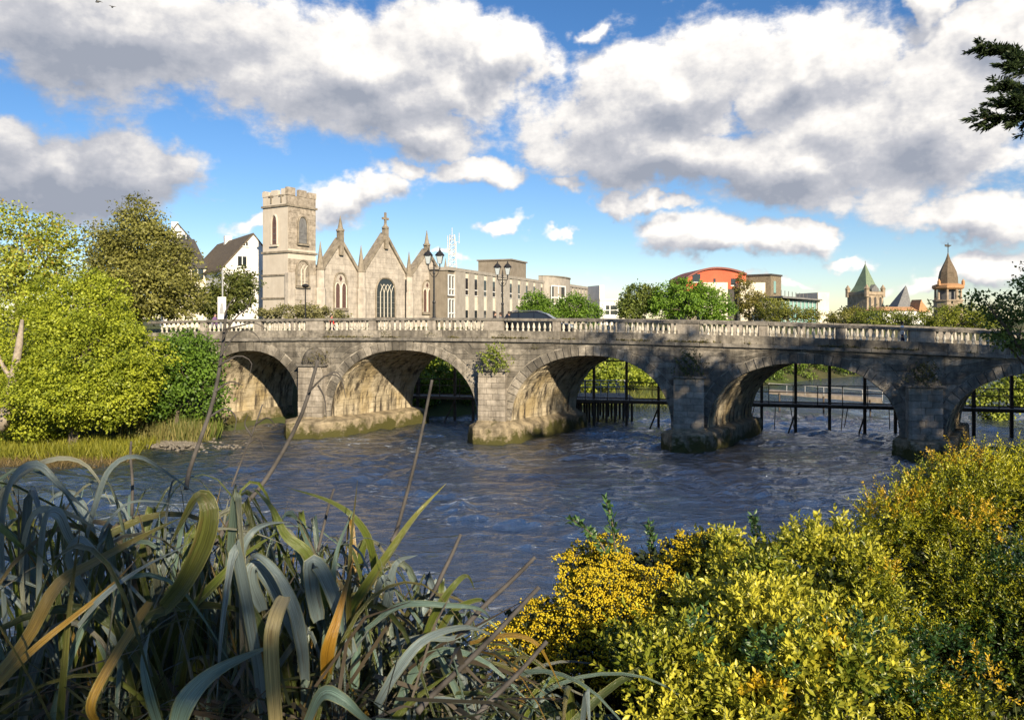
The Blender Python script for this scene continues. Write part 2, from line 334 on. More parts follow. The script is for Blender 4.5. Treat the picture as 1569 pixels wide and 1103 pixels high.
def grid(xs, ys, zf, name, m, smooth=True):
    X, Y = np.meshgrid(xs, ys); Z = zf(X, Y); nx, ny = len(xs), len(ys)
    i = (np.arange(ny-1)[:, None]*nx+np.arange(nx-1)[None]).ravel()
    return fast_mesh(name, np.stack([X, Y, Z], -1).reshape(-1, 3), np.stack([i, i+1, i+nx+1, i+nx], -1), m, smooth=smooth)
g = grid(axis_pts(-2500, -46, 60, 2500, .8), axis_pts(-600, -6, 110, 4000, .8), ground_h, 'ground', MAT['soil'])
tag(g, 'grassy earth banks on both sides of the river', 'ground', kind='structure')
# water: real ripples near, finer ones as relief in the material
def water_mat():
    m, t, b = new_mat('river water'); nn = t.nodes.new; lk = t.links.new
    g = nn('ShaderNodeNewGeometry'); mp = nn('ShaderNodeMapping'); mp.inputs['Scale'].default_value = (.42, 1.4, 1); mp.inputs['Rotation'].default_value = (0, 0, R(-12)); lk(g.outputs['Position'], mp.inputs['Vector'])
    hs = []
    for s, d, wt in ((.9, 3, .6), (2.4, 5, .95), (8.0, 4, .24)):
        n = nn('ShaderNodeTexNoise'); n.inputs['Scale'].default_value = s; n.inputs['Detail'].default_value = d; n.inputs['Roughness'].default_value = .6; n.inputs['Distortion'].default_value = .8
        lk(mp.outputs[0], n.inputs['Vector']); q = nn('ShaderNodeMath'); q.operation = 'MULTIPLY'; lk(n.outputs[0], q.inputs[0]); q.inputs[1].default_value = wt; hs.append(q.outputs[0])
    ad = nn('ShaderNodeMath'); lk(hs[0], ad.inputs[0]); lk(hs[1], ad.inputs[1]); ad3 = nn('ShaderNodeMath'); lk(ad.outputs[0], ad3.inputs[0]); lk(hs[2], ad3.inputs[1]); ad = ad3
    bp = nn('ShaderNodeBump'); bp.inputs['Strength'].default_value = 1; bp.inputs['Distance'].default_value = .18; lk(ad.outputs[0], bp.inputs['Height']); lk(bp.outputs[0], b.inputs['Normal'])
    b.inputs['Base Color'].default_value = (.012, .020, .032, 1); b.inputs['Roughness'].default_value = .03; b.inputs['IOR'].default_value = 3.0; b.inputs['Specular IOR Level'].default_value = 1.0
    # broken foam, plus pale streaks painted in for sky glints on the ripples
    fm = nn('ShaderNodeMapping'); fm.inputs['Scale'].default_value = (.45, 1.9, 1); fm.inputs['Rotation'].default_value = (0, 0, R(-10)); lk(g.outputs['Position'], fm.inputs['Vector'])
    f1 = nn('ShaderNodeTexNoise'); f1.inputs['Scale'].default_value = 2.6; f1.inputs['Detail'].default_value = 10; f1.inputs['Roughness'].default_value = .72; f1.inputs['Distortion'].default_value = 1.2; lk(fm.outputs[0], f1.inputs['Vector'])
    f2 = nn('ShaderNodeTexNoise'); f2.inputs['Scale'].default_value = .12; f2.inputs['Detail'].default_value = 3; lk(g.outputs['Position'], f2.inputs['Vector'])
    a2 = nn('ShaderNodeMath'); a2.operation = 'MULTIPLY_ADD'; lk(f2.outputs[0], a2.inputs[0]); a2.inputs[1].default_value = .45; lk(f1.outputs[0], a2.inputs[2])
    rr = nn('ShaderNodeMapRange'); lk(a2.outputs[0], rr.inputs[0]); rr.inputs[1].default_value = .83; rr.inputs[2].default_value = .93; rr.inputs[4].default_value = .5
    fo = nn('ShaderNodeBsdfDiffuse'); fo.inputs[0].default_value = (.56, .63, .72, 1)
    x = nn('ShaderNodeMixShader'); lk(rr.outputs[0], x.inputs[0]); lk(b.outputs[0], x.inputs[1]); lk(fo.outputs[0], x.inputs[2]); lk(x.outputs[0], t.nodes['Material Output'].inputs[0])
    return m
WV = [(RS.uniform(.5, 1.0)*RS.choice([1, 1.5, 2.4, 3.8]), RS.normal(math.pi/2+.12, .6), RS.uniform(0, 6.28)) for _ in range(40)]
def water_h(X, Y):
    z = np.zeros_like(X); wx = X+.5*np.sin(Y*.6)+.35*np.sin(X*.5+1); wy = Y+.5*np.sin(X*.45+2)+.2*np.sin(X*1.3)
    for lam, th, ph in WV:
        z += .0092*lam**.85*(np.exp(1.1*np.sin(2*math.pi/lam*(wx*math.cos(th)+wy*math.sin(th))+ph))-1.33)/1.2
    patch = .75+.45*np.sin(X*.31+np.sin(Y*.23)*1.7)*np.sin(Y*.27+X*.11+1)+.25*np.sin(X*.9+Y*.55)
    return z*np.clip((95-Y)/30, .1, 1)*np.clip(patch, .3, 1.4)
rv = grid(axis_pts(-400, -30, 34, 420, .14), axis_pts(-120, 13, 56, 260, .105), water_h, 'river', water_mat())
tag(rv, 'dark rippled river running under the arches', 'river', kind='structure')

# ================================================================ the bridge
# s runs along the face to the right, t along the arch barrels away from the viewer, out towards the viewer
B0 = Vector((-1.112, 46.5, 0)); BU = Vector((.977, -.2126, 0)); BV = Vector((.597, .802, 0)); BN = Vector((-.2126, -.977, 0)); WID = 7.5
def dz(s): return -.00066*(s+5)**2
def Bp(s, o, z, t=0): q = B0+BU*s+BN*o+BV*t; return (q.x, q.y, z)
def s_at(px):
    q = (px-CX)/F; return (B0.y*q-B0.x)/(BU.x-BU.y*q)
PIER = [-12.05, 0.0, 11.73, 24.25]
ARCH = [(-16.75, 3.75, 5.45), (-5.98, 4.93, 5.58), (5.92, 4.82, 5.36), (17.98, 5.18, 5.05), (30.6, 5.25, 4.72)]   # centre, half span, crown
ZS = [1.0, 1.1, 1.1, 1.0, .85]; RING = .58
bridge = thing('stone_bridge', 'old grey stone bridge with five arches and white balusters over the river', 'bridge', (-1.1, 46.5, 0))
S0, S1 = -27.0, 41.0
def arch_z(s):
    """underside of the bridge at s, None over a pier"""
    for (c, a, zc), z0 in zip(ARCH, ZS):
        if abs(s-c) < a: return z0+(zc-z0)*(1-(abs(s-c)/a)**2.25)**(1/2.25)
    return None
def zt(s, off=0): return 6.18+dz(s)+off            # underside of the string course
# core wall behind the facing stones, front and back, and the barrels
mb2 = MB(); mb = MB(); ss = sorted(set([round(x, 4) for x in np.arange(S0, S1+.01, .25)]+[round(c+k*a*q, 4) for c, a, _ in ARCH for k in (-1, 1) for q in (1.0, .998, .99, .97, .94, .9, .85)]))
for a, b in zip(ss[:-1], ss[1:]):
    m_ = (a+b)/2; inside = arch_z(m_) is not None
    za, zb = [(arch_z(q) if arch_z(q) is not None else min(z0 for z0 in ZS)) if inside else -1.5 for q in (a, b)]
    if inside:
        for j, q in enumerate((a, b)):
            if arch_z(q) is None:
                k = min(range(5), key=lambda i: abs(abs(q-ARCH[i][0])-ARCH[i][1])); z = ZS[k]
                if j == 0: za = z
                else: zb = z
    for t in (0,):
        o = 0
        mb2.add([Bp(a, 0, za, WID), Bp(b, 0, zb, WID), Bp(b, 0, zt(b), WID), Bp(a, 0, zt(a), WID)], [(3, 2, 1, 0)])
        mb.add([Bp(a, o, za, t), Bp(b, o, zb, t), Bp(b, o, zt(b), t), Bp(a, o, zt(a), t)], [(0, 1, 2, 3) if t == 0 else (3, 2, 1, 0)])
core = mb.build('spandrel_wall', MAT['mortar'], bridge, fix=False); mb2.build('rear_wall', MAT['stone'], bridge, fix=False)
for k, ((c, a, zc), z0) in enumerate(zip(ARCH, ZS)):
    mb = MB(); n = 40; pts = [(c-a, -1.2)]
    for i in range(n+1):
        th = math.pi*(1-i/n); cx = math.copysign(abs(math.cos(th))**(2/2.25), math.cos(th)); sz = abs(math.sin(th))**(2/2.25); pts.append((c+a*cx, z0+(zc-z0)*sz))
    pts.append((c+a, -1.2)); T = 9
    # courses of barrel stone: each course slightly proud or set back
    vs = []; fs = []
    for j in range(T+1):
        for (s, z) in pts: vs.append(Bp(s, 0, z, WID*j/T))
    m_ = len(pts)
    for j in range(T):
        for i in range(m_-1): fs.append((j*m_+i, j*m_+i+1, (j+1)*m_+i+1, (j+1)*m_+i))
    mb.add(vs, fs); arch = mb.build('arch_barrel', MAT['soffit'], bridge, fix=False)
    # voussoirs of the front ring, each a stone
    nv = 33 if k else 25
    if k == 4: nv = 35
    # equal arc length along the intrados
    dense = [(c+a*math.copysign(abs(math.cos(t))**(2/2.25), math.cos(t)), z0+(zc-z0)*abs(math.sin(t))**(2/2.25)) for t in np.linspace(math.pi, 0, 400)]
    cum = np.concatenate([[0], np.cumsum([math.dist(dense[i], dense[i+1]) for i in range(399)])])
    def on(u):
        L_ = u*cum[-1]; i = min(int(np.searchsorted(cum, L_, 'right'))-1, 398); f = (L_-cum[i])/(cum[i+1]-cum[i]); p, q = dense[i], dense[i+1]
        d = Vector((q[0]-p[0], q[1]-p[1])).normalized(); return (p[0]+(q[0]-p[0])*f, p[1]+(q[1]-p[1])*f), (-d.y, d.x)
    bs = MB(); nc_ = 24      # stones of the visible side of the barrel, joints recessed
    for i in range(nc_):
        u0, u1 = .60*i/nc_, .60*(i+1)/nc_; t = .35+random.uniform(-.1, .1)
        while t < WID-.1:
            te = min(WID-.05, t+random.uniform(.6, 1.3)); pd = random.uniform(.015, .06); g_ = .016/cum[-1]
            (p, pn), (q, qn) = on(u0+g_), on(u1-g_); pi, qi = (p[0]-pn[0]*pd, p[1]-pn[1]*pd), (q[0]-qn[0]*pd, q[1]-qn[1]*pd)
            bs.hexa([Bp(pi[0], 0, pi[1], t+.012), Bp(qi[0], 0, qi[1], t+.012), Bp(qi[0], 0, qi[1], te-.012), Bp(pi[0], 0, pi[1], te-.012)], [Bp(p[0], 0, p[1], t+.012), Bp(q[0], 0, q[1], t+.012), Bp(q[0], 0, q[1], te-.012), Bp(p[0], 0, p[1], te-.012)]); t = te
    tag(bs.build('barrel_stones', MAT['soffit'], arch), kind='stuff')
    for i in range(nv):
        if k == 4 and i > 16: break
        rg = RING*random.uniform(.93, 1.07); pr = random.uniform(.05, .085); g_ = .018/cum[-1]
        p, pn = on(i/nv+g_); q, qn = on((i+1)/nv-g_)
        o1 = (p[0]+pn[0]*rg, p[1]+pn[1]*rg); o2 = (q[0]+qn[0]*rg, q[1]+qn[1]*rg)
        o1 = (o1[0], min(o1[1], zt(o1[0], -.012))); o2 = (o2[0], min(o2[1], zt(o2[0], -.012)))
        MB().hexa([Bp(*x) for x in ((p[0], pr, p[1]), (q[0], pr, q[1]), (o2[0], pr, o2[1]), (o1[0], pr, o1[1]))],
                  [Bp(*x) for x in ((p[0], -.25, p[1]), (q[0], -.25, q[1]), (o2[0], -.25, o2[1]), (o1[0], -.25, o1[1]))]).build('voussoir', MAT['stone'], arch, bevel=.015)
    if k == 0: RINGS = []
    ex = [];
    for u in np.linspace(0, 1, 200):
        p, pn = on(u); ex.append((p[0]+pn[0]*(RING+.045), p[1]+pn[1]*(RING+.045)))
    RINGS.append((c, a, ex))
def ext_half(k, z, side):
    """outer face of ring k at height z: distance from its centre, 0 above the crown"""
    c, a, ex = RINGS[k]; best = 0
    e = ex[:100] if side < 0 else ex[100:][::-1]
    zs = [p[1] for p in e]; xs = [abs(p[0]-c) for p in e]
    if z >= max(zs): return 0
    return float(np.interp(z, zs, xs))
# coursed facing stones between the rings
zones = [(None, 0), (0, 1), (1, 2), (2, 3), (3, 4)]
CH = .345
for zi, (ka, kb) in enumerate(zones):
    z = .9
    row = 0
    while z < 6.2:
        z1 = z; z2 = z+CH; row += 1; z = z2
        def lim(zz):
            l = S0 if ka is None else RINGS[ka][0]+ext_half(ka, zz, 1)
            r = RINGS[kb][0]-ext_half(kb, zz, -1); return l, r
        (la, ra), (lb, rb) = lim(z1), lim(z2-.012)
        if ka is None: la = lb = max(la, -22.6)
        if ra-la < .12 or rb-lb < .12: continue
        cuts = [0.0]; wd = (ra-la)
        while cuts[-1] < 1: cuts.append(cuts[-1]+random.uniform(.75, 1.3)/wd)
        cuts = cuts[:-1]
        if len(cuts) > 1 and (1-cuts[-1])*wd < .3: cuts.pop()
        cuts.append(1.0)
        for u0, u1 in zip(cuts[:-1], cuts[1:]):
            pr = random.uniform(.02, .065); gs = .02
            a1, b1 = la+(ra-la)*u0+gs, la+(ra-la)*u1-gs; a2, b2 = lb+(rb-lb)*u0+gs, lb+(rb-lb)*u1-gs
            if zi and a1 > PIER[zi-1]-.85 and b1 < PIER[zi-1]+.85 and z2 < 4.1: continue    # wholly behind the pier shaft
            za, zb = z2-.012, z2-.012
            za = min(za, zt(a2, -.01)); zb = min(zb, zt(b2, -.01))
            if min(za, zb)-z1 < .05: continue
            MB().hexa([Bp(a1, pr, z1), Bp(b1, pr, z1), Bp(b2, pr, zb), Bp(a2, pr, za)], [Bp(a1, -.12, z1), Bp(b1, -.12, z1), Bp(b2, -.12, zb), Bp(a2, -.12, za)]).build('facing_stone', MAT['stone'], core, bevel=.012)
# piers: footing, coursed shaft, cap and half dome
CAPZ = [4.50, 4.37, 4.13, 3.83]; FOOT = [1.15, 1.25, 1.13, .96]
for k, s in enumerate(PIER):
    hw = .86; zc, zf = CAPZ[k], FOOT[k]
    pm = MB(); pm.hexa([Bp(s-hw+.03, .62, -1), Bp(s+hw-.03, .62, -1), Bp(s+hw-.03, -.2, -1), Bp(s-hw+.03, -.2, -1)], [Bp(s-hw+.03, .62, zc), Bp(s+hw-.03, .62, zc), Bp(s+hw-.03, -.2, zc), Bp(s-hw+.03, -.2, zc)])
    pier = pm.build('pier', MAT['mortar'], bridge)
    nrow = int(round((zc-zf)/.36)); hh = (zc-zf)/nrow
    for i in range(nrow):
        cut = [-hw, random.uniform(-.35, -.15), random.uniform(.25, .45), hw] if i % 2 else [-hw, random.uniform(-.05, .15), hw]
        for a, b in zip(cut[:-1], cut[1:]):
            o = .66+random.uniform(0, .025); e0 = random.uniform(0, .012)
            MB(Bp).hexa([(s+a+.008-e0*(a == -hw), o, zf+i*hh), (s+b-.008+e0*(b == hw), o, zf+i*hh), (s+b-.008, -.1, zf+i*hh), (s+a+.008, -.1, zf+i*hh)],
                        [(s+a+.008-e0*(a == -hw), o, zf+(i+1)*hh-.014), (s+b-.008+e0*(b == hw), o, zf+(i+1)*hh-.014), (s+b-.008, -.1, zf+(i+1)*hh-.014), (s+a+.008, -.1, zf+(i+1)*hh-.014)]).build('pier_stone', MAT['shaft'], pier, bevel=.014)
    MB(Bp).box(s-hw-.12, s+hw+.12, -.1, .80, zc, zc+.13).build('pier_cap', MAT['coping'], pier, bevel=.03)
    # dome of worn stones on the cap
    vs = []; fs = []; nr, na = 6, 9
    for j in range(nr+1):
        f = j/nr; r = (1-f**2.2)**.6 if f < 1 else 0.02
        for i in range(na):
            th = math.pi*i/(na-1); vs.append((s-math.cos(th)*(hw+.02)*r, -.05+.78*math.sin(th)*r, zc+.13+1.15*f))
    for j in range(nr):
        for i in range(na-1): fs.append((j*na+i, j*na+i+1, (j+1)*na+i+1, (j+1)*na+i))
    MB(Bp).add(vs, fs).build('half_dome', MAT['stone'], pier)
    # footing with a blunt upstream nose and sloping top
    fw = 2.0 if k == 0 else 1.55
    def ring(grow, z):
        pts = [(s-fw-grow, .25, 0), (s-fw*.62, 1.45+grow, 0), (s+fw*.55, 1.45+grow, 0), (s+fw+grow, .35, 0), (s+fw+grow, 0, WID+.5+grow), (s, 0, WID+1.6+grow), (s-fw-grow, 0, WID+.5+grow)]
        return [Bp(a, o, z, t) for a, o, t in pts]
    def ring2(z):
        pts = [(s-hw-.1, .5, 0), (s-hw-.05, .74, 0), (s+hw+.05, .74, 0), (s+hw+.1, .5, 0), (s+1.12, 0, WID+.1), (s, 0, WID+.2), (s-1.12, 0, WID+.1)]
        return [Bp(a, o, z, t) for a, o, t in pts]
    rs = [ring(.10, -1.4), ring(.05, .25), ring(.0, .90), ring(-.08, 1.0), ring2(zf+.03), ring2(zf+.1)]
    vs = [p for r_ in rs for p in r_]; n = 7; fs = []
    for j in range(len(rs)-1):
        for i in range(n): fs.append((j*n+i, j*n+(i+1) % n, (j+1)*n+(i+1) % n, (j+1)*n+i))
    fs.append(tuple(range((len(rs)-1)*n, len(rs)*n)))
    mb = MB().add(vs, fs); o = mb.build('footing', MAT['footing'], pier)
    bm = bmesh.new(); bm.from_mesh(o.data)
    bmesh.ops.subdivide_edges(bm, edges=bm.edges, cuts=3, use_grid_fill=True)
    for v in bm.verts:
        q = Vector(v.co); nn_ = math.sin(q.x*3.1+q.z*2.3)*math.cos(q.y*2.7)+.6*math.sin(q.x*7+q.y*6.1+q.z*8)
        v.co += Vector((nn_*.03, nn_*.04, nn_*.025))
    bm.to_mesh(o.data); bm.free()
# left abutment ledge lit under the first arch
MB(lambda a, b, c: Bp(a, 0, c, b)).hexa([(-22.2, -.9, -1), (-19.9, -.5, -1), (-19.9, WID, -1), (-22.2, WID, -1)], [(-22.2, -.6, 1.0), (-20.1, -.35, .95), (-20.4, WID, 1.1), (-22.2, WID, 1.1)]).build('abutment_footing', MAT['footing'], bridge, bevel=.08)
# string course, blocking course, parapet
def run(name, o0, o1, z0, z1, m, step, t=0, gap=.006, parent=bridge, bev=.015, lo=S0, hi=S1):
    s = lo
    while s < hi-.05:
        e_ = min(hi, s+step*random.uniform(.9, 1.1)); a, b = s+gap, e_-gap; q = random.uniform(-.006, .006)
        f = lambda x, o, z: Bp(x, o, z+dz(x), t)
        MB().hexa([f(a, o0, z0), f(b, o0, z0), f(b, o0, z1), f(a, o0, z1)], [f(a, o1+q, z0), f(b, o1+q, z0), f(b, o1+q, z1+q), f(a, o1+q, z1+q)]).build(name, m, parent, bevel=bev)
        s = e_
VIS0, VIS1 = -24.5, 33
run('string_course_stone', -.4, .20, 6.18, 6.385, MAT['coping'], 1.35, lo=VIS0, hi=VIS1)
run('blocking_stone', -.35, .10, 6.385, 6.86, MAT['stone'], 1.5, lo=VIS0, hi=VIS1)
run('coping_stone', -.36, .14, 7.475, 7.64, MAT['coping'], 1.9, lo=VIS0, hi=VIS1)
for t_, nm in ((WID, 'rear_parapet_stone'),):
    run(nm, -.2, .35, 6.0, 6.86, MAT['stone'], 2.6, t=t_, lo=VIS0, hi=VIS1); run('rear_coping_stone', -.2, .3, 7.475, 7.64, MAT['coping'], 2.6, t=t_, lo=VIS0, hi=VIS1)
mb = MB(Bp); s = S0
road = MB()
for a in np.arange(S0, S1, 1.0):
    road.add([Bp(a, -.3, 6.38+dz(a)), Bp(a+1, -.3, 6.38+dz(a+1)), Bp(a+1, 0, 6.38+dz(a+1), WID-.2), Bp(a, 0, 6.38+dz(a), WID-.2)], [(0, 1, 2, 3)])
road.build('road_surface', MAT['asphalt'], bridge, fix=False)
# balusters and dies
prof = [(.085, 0), (.085, .05), (.05, .07), (.055, .11), (.095, .20), (.098, .26), (.07, .36), (.043, .45), (.042, .51), (.065, .535), (.05, .555), (.08, .575), (.08, .615)]
bm_ = MB().lathe((0, 0, 0), prof, 8, math.pi/8); tmp = bm_.build('baluster', MAT['baluster']); bal_me = tmp.data; bal_me.shade_smooth(); bpy.data.objects.remove(tmp)
wide = [-24.3]+PIER+[36.5]; panels = 0; rear = MB()
for a, b in zip(wide[:-1], wide[1:]):
    Lb = b-a; hwid = .62; die = .34
    inner = [a+hwid, a+Lb/3-die+.1, a+Lb/3+die-.1, a+2*Lb/3-die+.1, a+2*Lb/3+die-.1, b-hwid]
    for j in range(3):
        p0, p1 = inner[2*j], inner[2*j+1]
        if p0 > VIS1: continue
        n = int(round((p1-p0)/.34))
        for i in range(n):
            s = p0+(i+.5)*(p1-p0)/n
            if s > VIS1: continue
            q = Bp(s, -.11, 6.86+dz(s)); o = bpy.data.objects.new('baluster', bal_me); C.objects.link(o); o.parent = bridge
            o.matrix_parent_inverse = Matrix.Translation(-LOC[bridge.name]); o.location = q; o.rotation_euler.z = random.uniform(-.1, .1)
            q = Bp(s, .1, 6.86+dz(s), WID); rear.lathe(q, [(.09, 0), (.1, .24), (.045, .47), (.08, .615)], 5)
    for (p0, p1) in ((inner[1], inner[2]), (inner[3], inner[4]), (b-hwid, b+hwid)):
        if p1 < VIS1:
            for t_, o_ in ((0, 0), (WID, .2)):
                f = lambda x, o, z: Bp(x, o, z+dz(x), t_)
                MB(f).box(p0, p1, -.32+o_, .085+o_, 6.86, 7.475).build('die' if t_ == 0 else 'rear_die', MAT['die'], bridge, bevel=.015)
tag(rear.build('rear_baluster_row', MAT['baluster'], bridge), kind='stuff')
# grass and moss along the ledge
n = 4200; sx = RS.uniform(-13, 27, n); sx = sx[(np.sin(sx*1.7)+np.sin(sx*.61+1)+np.sin(sx*4.3)*.6+RS.normal(0, .35, len(sx))) > .35]; n = len(sx)
lp = np.array([Bp(s, random.uniform(.08, .19), 6.385+dz(s)) for s in sx]); t = RS.uniform(0, 1, (n, 1))
tag(leaves('ledge_grass', lp, RS.normal(size=(n, 3))*.5+np.array([0, -.35, .6]), RS.uniform(.06, .2, n), np.array((.10,.095,.035))*(1-t)+np.array((.26,.23,.09))*t, MAT['leaf'], bridge, width=.3), kind='stuff')
# growth on the pier domes and ledges
def ivy(label, px, py, rx, ry, Y, n, c1, c2, size=.13):
    c = P(px, py, Y); q = unit(RS.normal(size=(n, 3)))*RS.uniform(.25, 1, (n, 1))**.6; q[:, 0] *= np.clip(1.05-.45*(q[:, 2:3][:, 0]+.2), .5, 1.2); p = q*np.array([rx/F*Y*.52, .32, ry/F*Y*.52])*(1+.25*np.sin(q[:, :1]*9+q[:, 2:]*7))+np.array(c)
    ax = RS.normal(size=(n, 3))*.7+np.array([0, -.5, -.4]); t = RS.uniform(0, 1, (n, 1))
    o = thing('ivy_tuft', label, 'plant', c, 'plants growing out of the bridge')
    tag(leaves('foliage', p, ax, RS.uniform(.6, 1.2, n)*size, np.array(c1)*(1-t)+np.array(c2)*t, MAT['leaf'], o), kind='stuff')
ivy('bright green ivy tuft on the cap of the pier below the two lamps', 757, 548, 50, 46, 45.35, 900, (.10,.15,.02), (.32,.38,.06), .15)
ivy('dark ivy tuft on the pier cap right of the parked car', 1056, 556, 50, 44, 42.95, 700, (.04,.06,.02), (.13,.16,.05))
ivy('dark brown ivy on the shaded pier cap nearest the right edge', 1416, 570, 50, 40, 40.35, 600, (.035,.045,.02), (.10,.11,.04))
ivy('thin dry ivy on the pier cap nearest the left bank', 487, 548, 40, 30, 48.1, 130, (.09,.07,.03), (.16,.15,.05))
for i, (px, py, lb) in enumerate(((505, 508, 'small tuft of weeds on the ledge above the leftmost pier'), (590, 510, 'small weeds on the ledge above the crown of the second arch'), (820, 531, 'lone weed on the facing stones left of the crown of the middle arch'), (1295, 529, 'dark weed on the ledge at the fourth arch'), (660, 512, 'small weeds on the ledge below the left lamp'), (770, 514, 'small weeds on the ledge above the ivied pier'), (1080, 521, 'small weeds on the ledge right of the dark ivy'))):
    Yv = B0.y+BU.y*s_at(px)-.18; ivy(lb, px, py, 16 if i != 4 else 22, 8, Yv, 60, (.08,.08,.03), (.20,.19,.06), .08)
# ================================================================ buildings behind the bridge
class LF:
    """a facade line through the photo column px0 at distance Y0; s along it, o towards the viewer"""
    def __init__(f, px0, Y0, az):
        f.O = Vector(((px0-CX)/F*Y0, Y0, 0)); f.u = Vector((math.sin(R(az)), math.cos(R(az)), 0)); f.n = Vector((f.u.y, -f.u.x, 0))
    def __call__(f, s, o, z): q = f.O+f.u*s+f.n*o; return (q.x, q.y, z)
    def s(f, px): q = (px-CX)/F; return (f.O.y*q-f.O.x)/(f.u.x-f.u.y*q)
    def so(f, px, o): q = (px-CX)/F; O = f.O+f.n*o; return (O.y*q-O.x)/(f.u.x-f.u.y*q)
    def sz(f, px, py): s = f.s(px); return s, H-(py-HOR)/F*(f.O.y+f.u.y*s)
GZ = 6.2
MAT['brownslate'] = mat('brown slate', (.085,.065,.045), (.15,.12,.085), 2.5, .8, .01, 12)
def pointed(c, hw, z0, zs, za, n=7):
    """outline of a pointed arch: centre, half width, sill, springing, apex"""
    pts = [(c-hw, z0)]
    for i in range(n+1): f = i/n; pts.append((c-hw*math.cos(f*math.pi/2)**.8 if i < n else c, zs+(za-zs)*math.sin(f*math.pi/2)**.95))
    for i in range(n-1, -1, -1): f = i/n; pts.append((c+hw*math.cos(f*math.pi/2)**.8, zs+(za-zs)*math.sin(f*math.pi/2)**.95))
    pts.append((c+hw, z0)); return pts
def gothic(T, parent, c, hw, z0, zs, za, o, glass, lights=2, trim='church_trim', light_w=None):
    """a pointed window: moulded surround, glass, tracery; T maps (s, o, z)"""
    out = pointed(c, hw, z0, zs, za)
    win = MB(T).prism(out, o+.02, o+.05).build('window', MAT['church' if light_w else glass], parent)
    MB(T).tube([(a, o+.08, z) for a, z in pointed(c, hw+.14, z0, zs, za+.16)], .13, 5).build('hood_mould', MAT[trim], win)
    MB(T).box(c-hw-.3, c+hw+.3, o, o+.25, z0-.28, z0-.06).build('sill', MAT[trim], win)
    if light_w:
        for k in range(lights):
            cc = c+(k-(lights-1)/2)*light_w*1.55
            MB(T).prism(pointed(cc, light_w*.5, z0+.1, zs-.1, zs+.55), o+.07, o+.09).build('pane', MAT[glass], win)
            MB(T).tube([(a, o+.1, z) for a, z in pointed(cc, light_w*.5+.05, z0+.1, zs-.1, zs+.6)], .07, 4).build('tracery', MAT['panelwhite'], win)
        MB(T).prism([(c, zs+.75), (c+.28, zs+1.15), (c, zs+1.6), (c-.28, zs+1.15)], o+.07, o+.09).build('pane', MAT[glass], win)
    else:
        for k in range(1, lights):
            x = c-hw+2*hw*k/lights; MB(T).box(x-.05, x+.05, o+.05, o+.12, z0, zs+.15).build('mullion', MAT['panelwhite'], win)
            for sg in (-1, 1):
                if 0 < k+sg <= lights: MB(T).tube([(x, o+.09, zs), (x+sg*hw/lights*.8, o+.09, zs+(za-zs)*.38), (x+sg*hw*2/lights*.95, o+.09, zs+(za-zs)*.62)], .045, 4).build('tracery', MAT['panelwhite'], win)
        for zz in np.arange(z0+.5, zs, .75): MB(T).box(c-hw, c+hw, o+.05, o+.08, zz, zz+.05).build('glazing_bar', MAT['leadspire'], win)
    return win
CF = LF(441, 90, 31.9)
church = thing('church', 'cream stone church with square battlemented tower and three gables with pinnacles', 'church', CF(0, 0, GZ))
W_ = 4.45
tower = MB(CF).box(0, W_, -W_, 0, GZ-.5, 21.2).build('tower', MAT['render'], church)
# rough ashlar on the face to the right: each course stone
zz = 8.0; row = 0
while zz < 21.0:
    ww = .02; hgt = .62
    while ww < W_-.05:
        e_ = min(W_-.02, ww+random.uniform(.9, 1.5)); e_ = W_-.02 if W_-e_ < .4 else e_
        if not (15.25 < zz+hgt and zz < 15.85): MB(CF).box(ww+.01, e_-.01, .0, .03+random.uniform(0, .03), zz, min(zz+hgt-.02, 21.1)).build('ashlar', MAT['church_dark' if zz > 12.5 else 'church'], tower)
        ww = e_
    zz += hgt
for z in (15.5, 21.1): MB(CF).box(-.16, W_+.16, -W_-.16, .18, z, z+.24).build('string_course', MAT['church_trim'], tower)
MB(CF).box(-.12, .35, -W_-.1, -.1, 12.75, 12.95).build('string_course', MAT['church_trim'], tower)
MB(CF).box(-.12, .35, -W_-.1, -.1, 9.95, 10.15).build('string_course', MAT['church_trim'], tower)
bt = 22.45
for (a0, a1, b0, b1) in ((0, W_, -.35, 0), (0, .35, -W_, -.35), (W_-.35, W_, -W_, -.35), (.35, W_-.35, -W_, -W_+.35)):
    MB(CF).box(a0, a1, b0, b1, 21.34, bt).build('parapet', MAT['church_dark'] if b1 == 0 else MAT['render'], tower)
for i, f in enumerate((0, .40, .76)):
    a = f*W_; b = a+.24*W_
    MB(CF).box(a-.06, b+.06, -.39, .06, bt, 23.4-.12*i).build('merlon', MAT['church_dark'], tower)
    MB(CF).box(a, b, -W_-.02, -W_+.37, bt, 23.2).build('merlon', MAT['church'], tower)
    MB(CF).box(-.06, .37, -b-.06, -a+(-.4 if i == 0 else .06), bt, 23.25-.1*i).build('merlon', MAT['render'], tower)
for q in (1.1, 2.9):   # iron wall anchors near the top of the left face
    MB(CF).box(-.1, -.02, -q-.45, -q+.45, 22.35, 22.55).build('wall_anchor', MAT['church_trim'], tower); MB(CF).box(-.1, -.02, -q-.1, -q+.1, 21.6, 22.35).build('wall_anchor', MAT['church_trim'], tower)
s, za = CF.sz(463, 334); gothic(CF, tower, s, .62, CF.sz(463, 373)[1], CF.sz(463, 348)[1], za, .06, 'leadspire', 1)
s, za = CF.sz(463, 401); gothic(CF, tower, s, .85, CF.sz(463, 438)[1], CF.sz(463, 415)[1], za, .06, 'church_dark', 3)
LT = lambda s, o, z: CF(-o, -s, z)       # the tower's left face
MB(LT).box(1.75, 2.75, .0, .02, 16.2, 16.3); gothic(LT, tower, 2.3, .38, 16.6, 19.0, 20.0, .0, 'redglass', 1, trim='render')
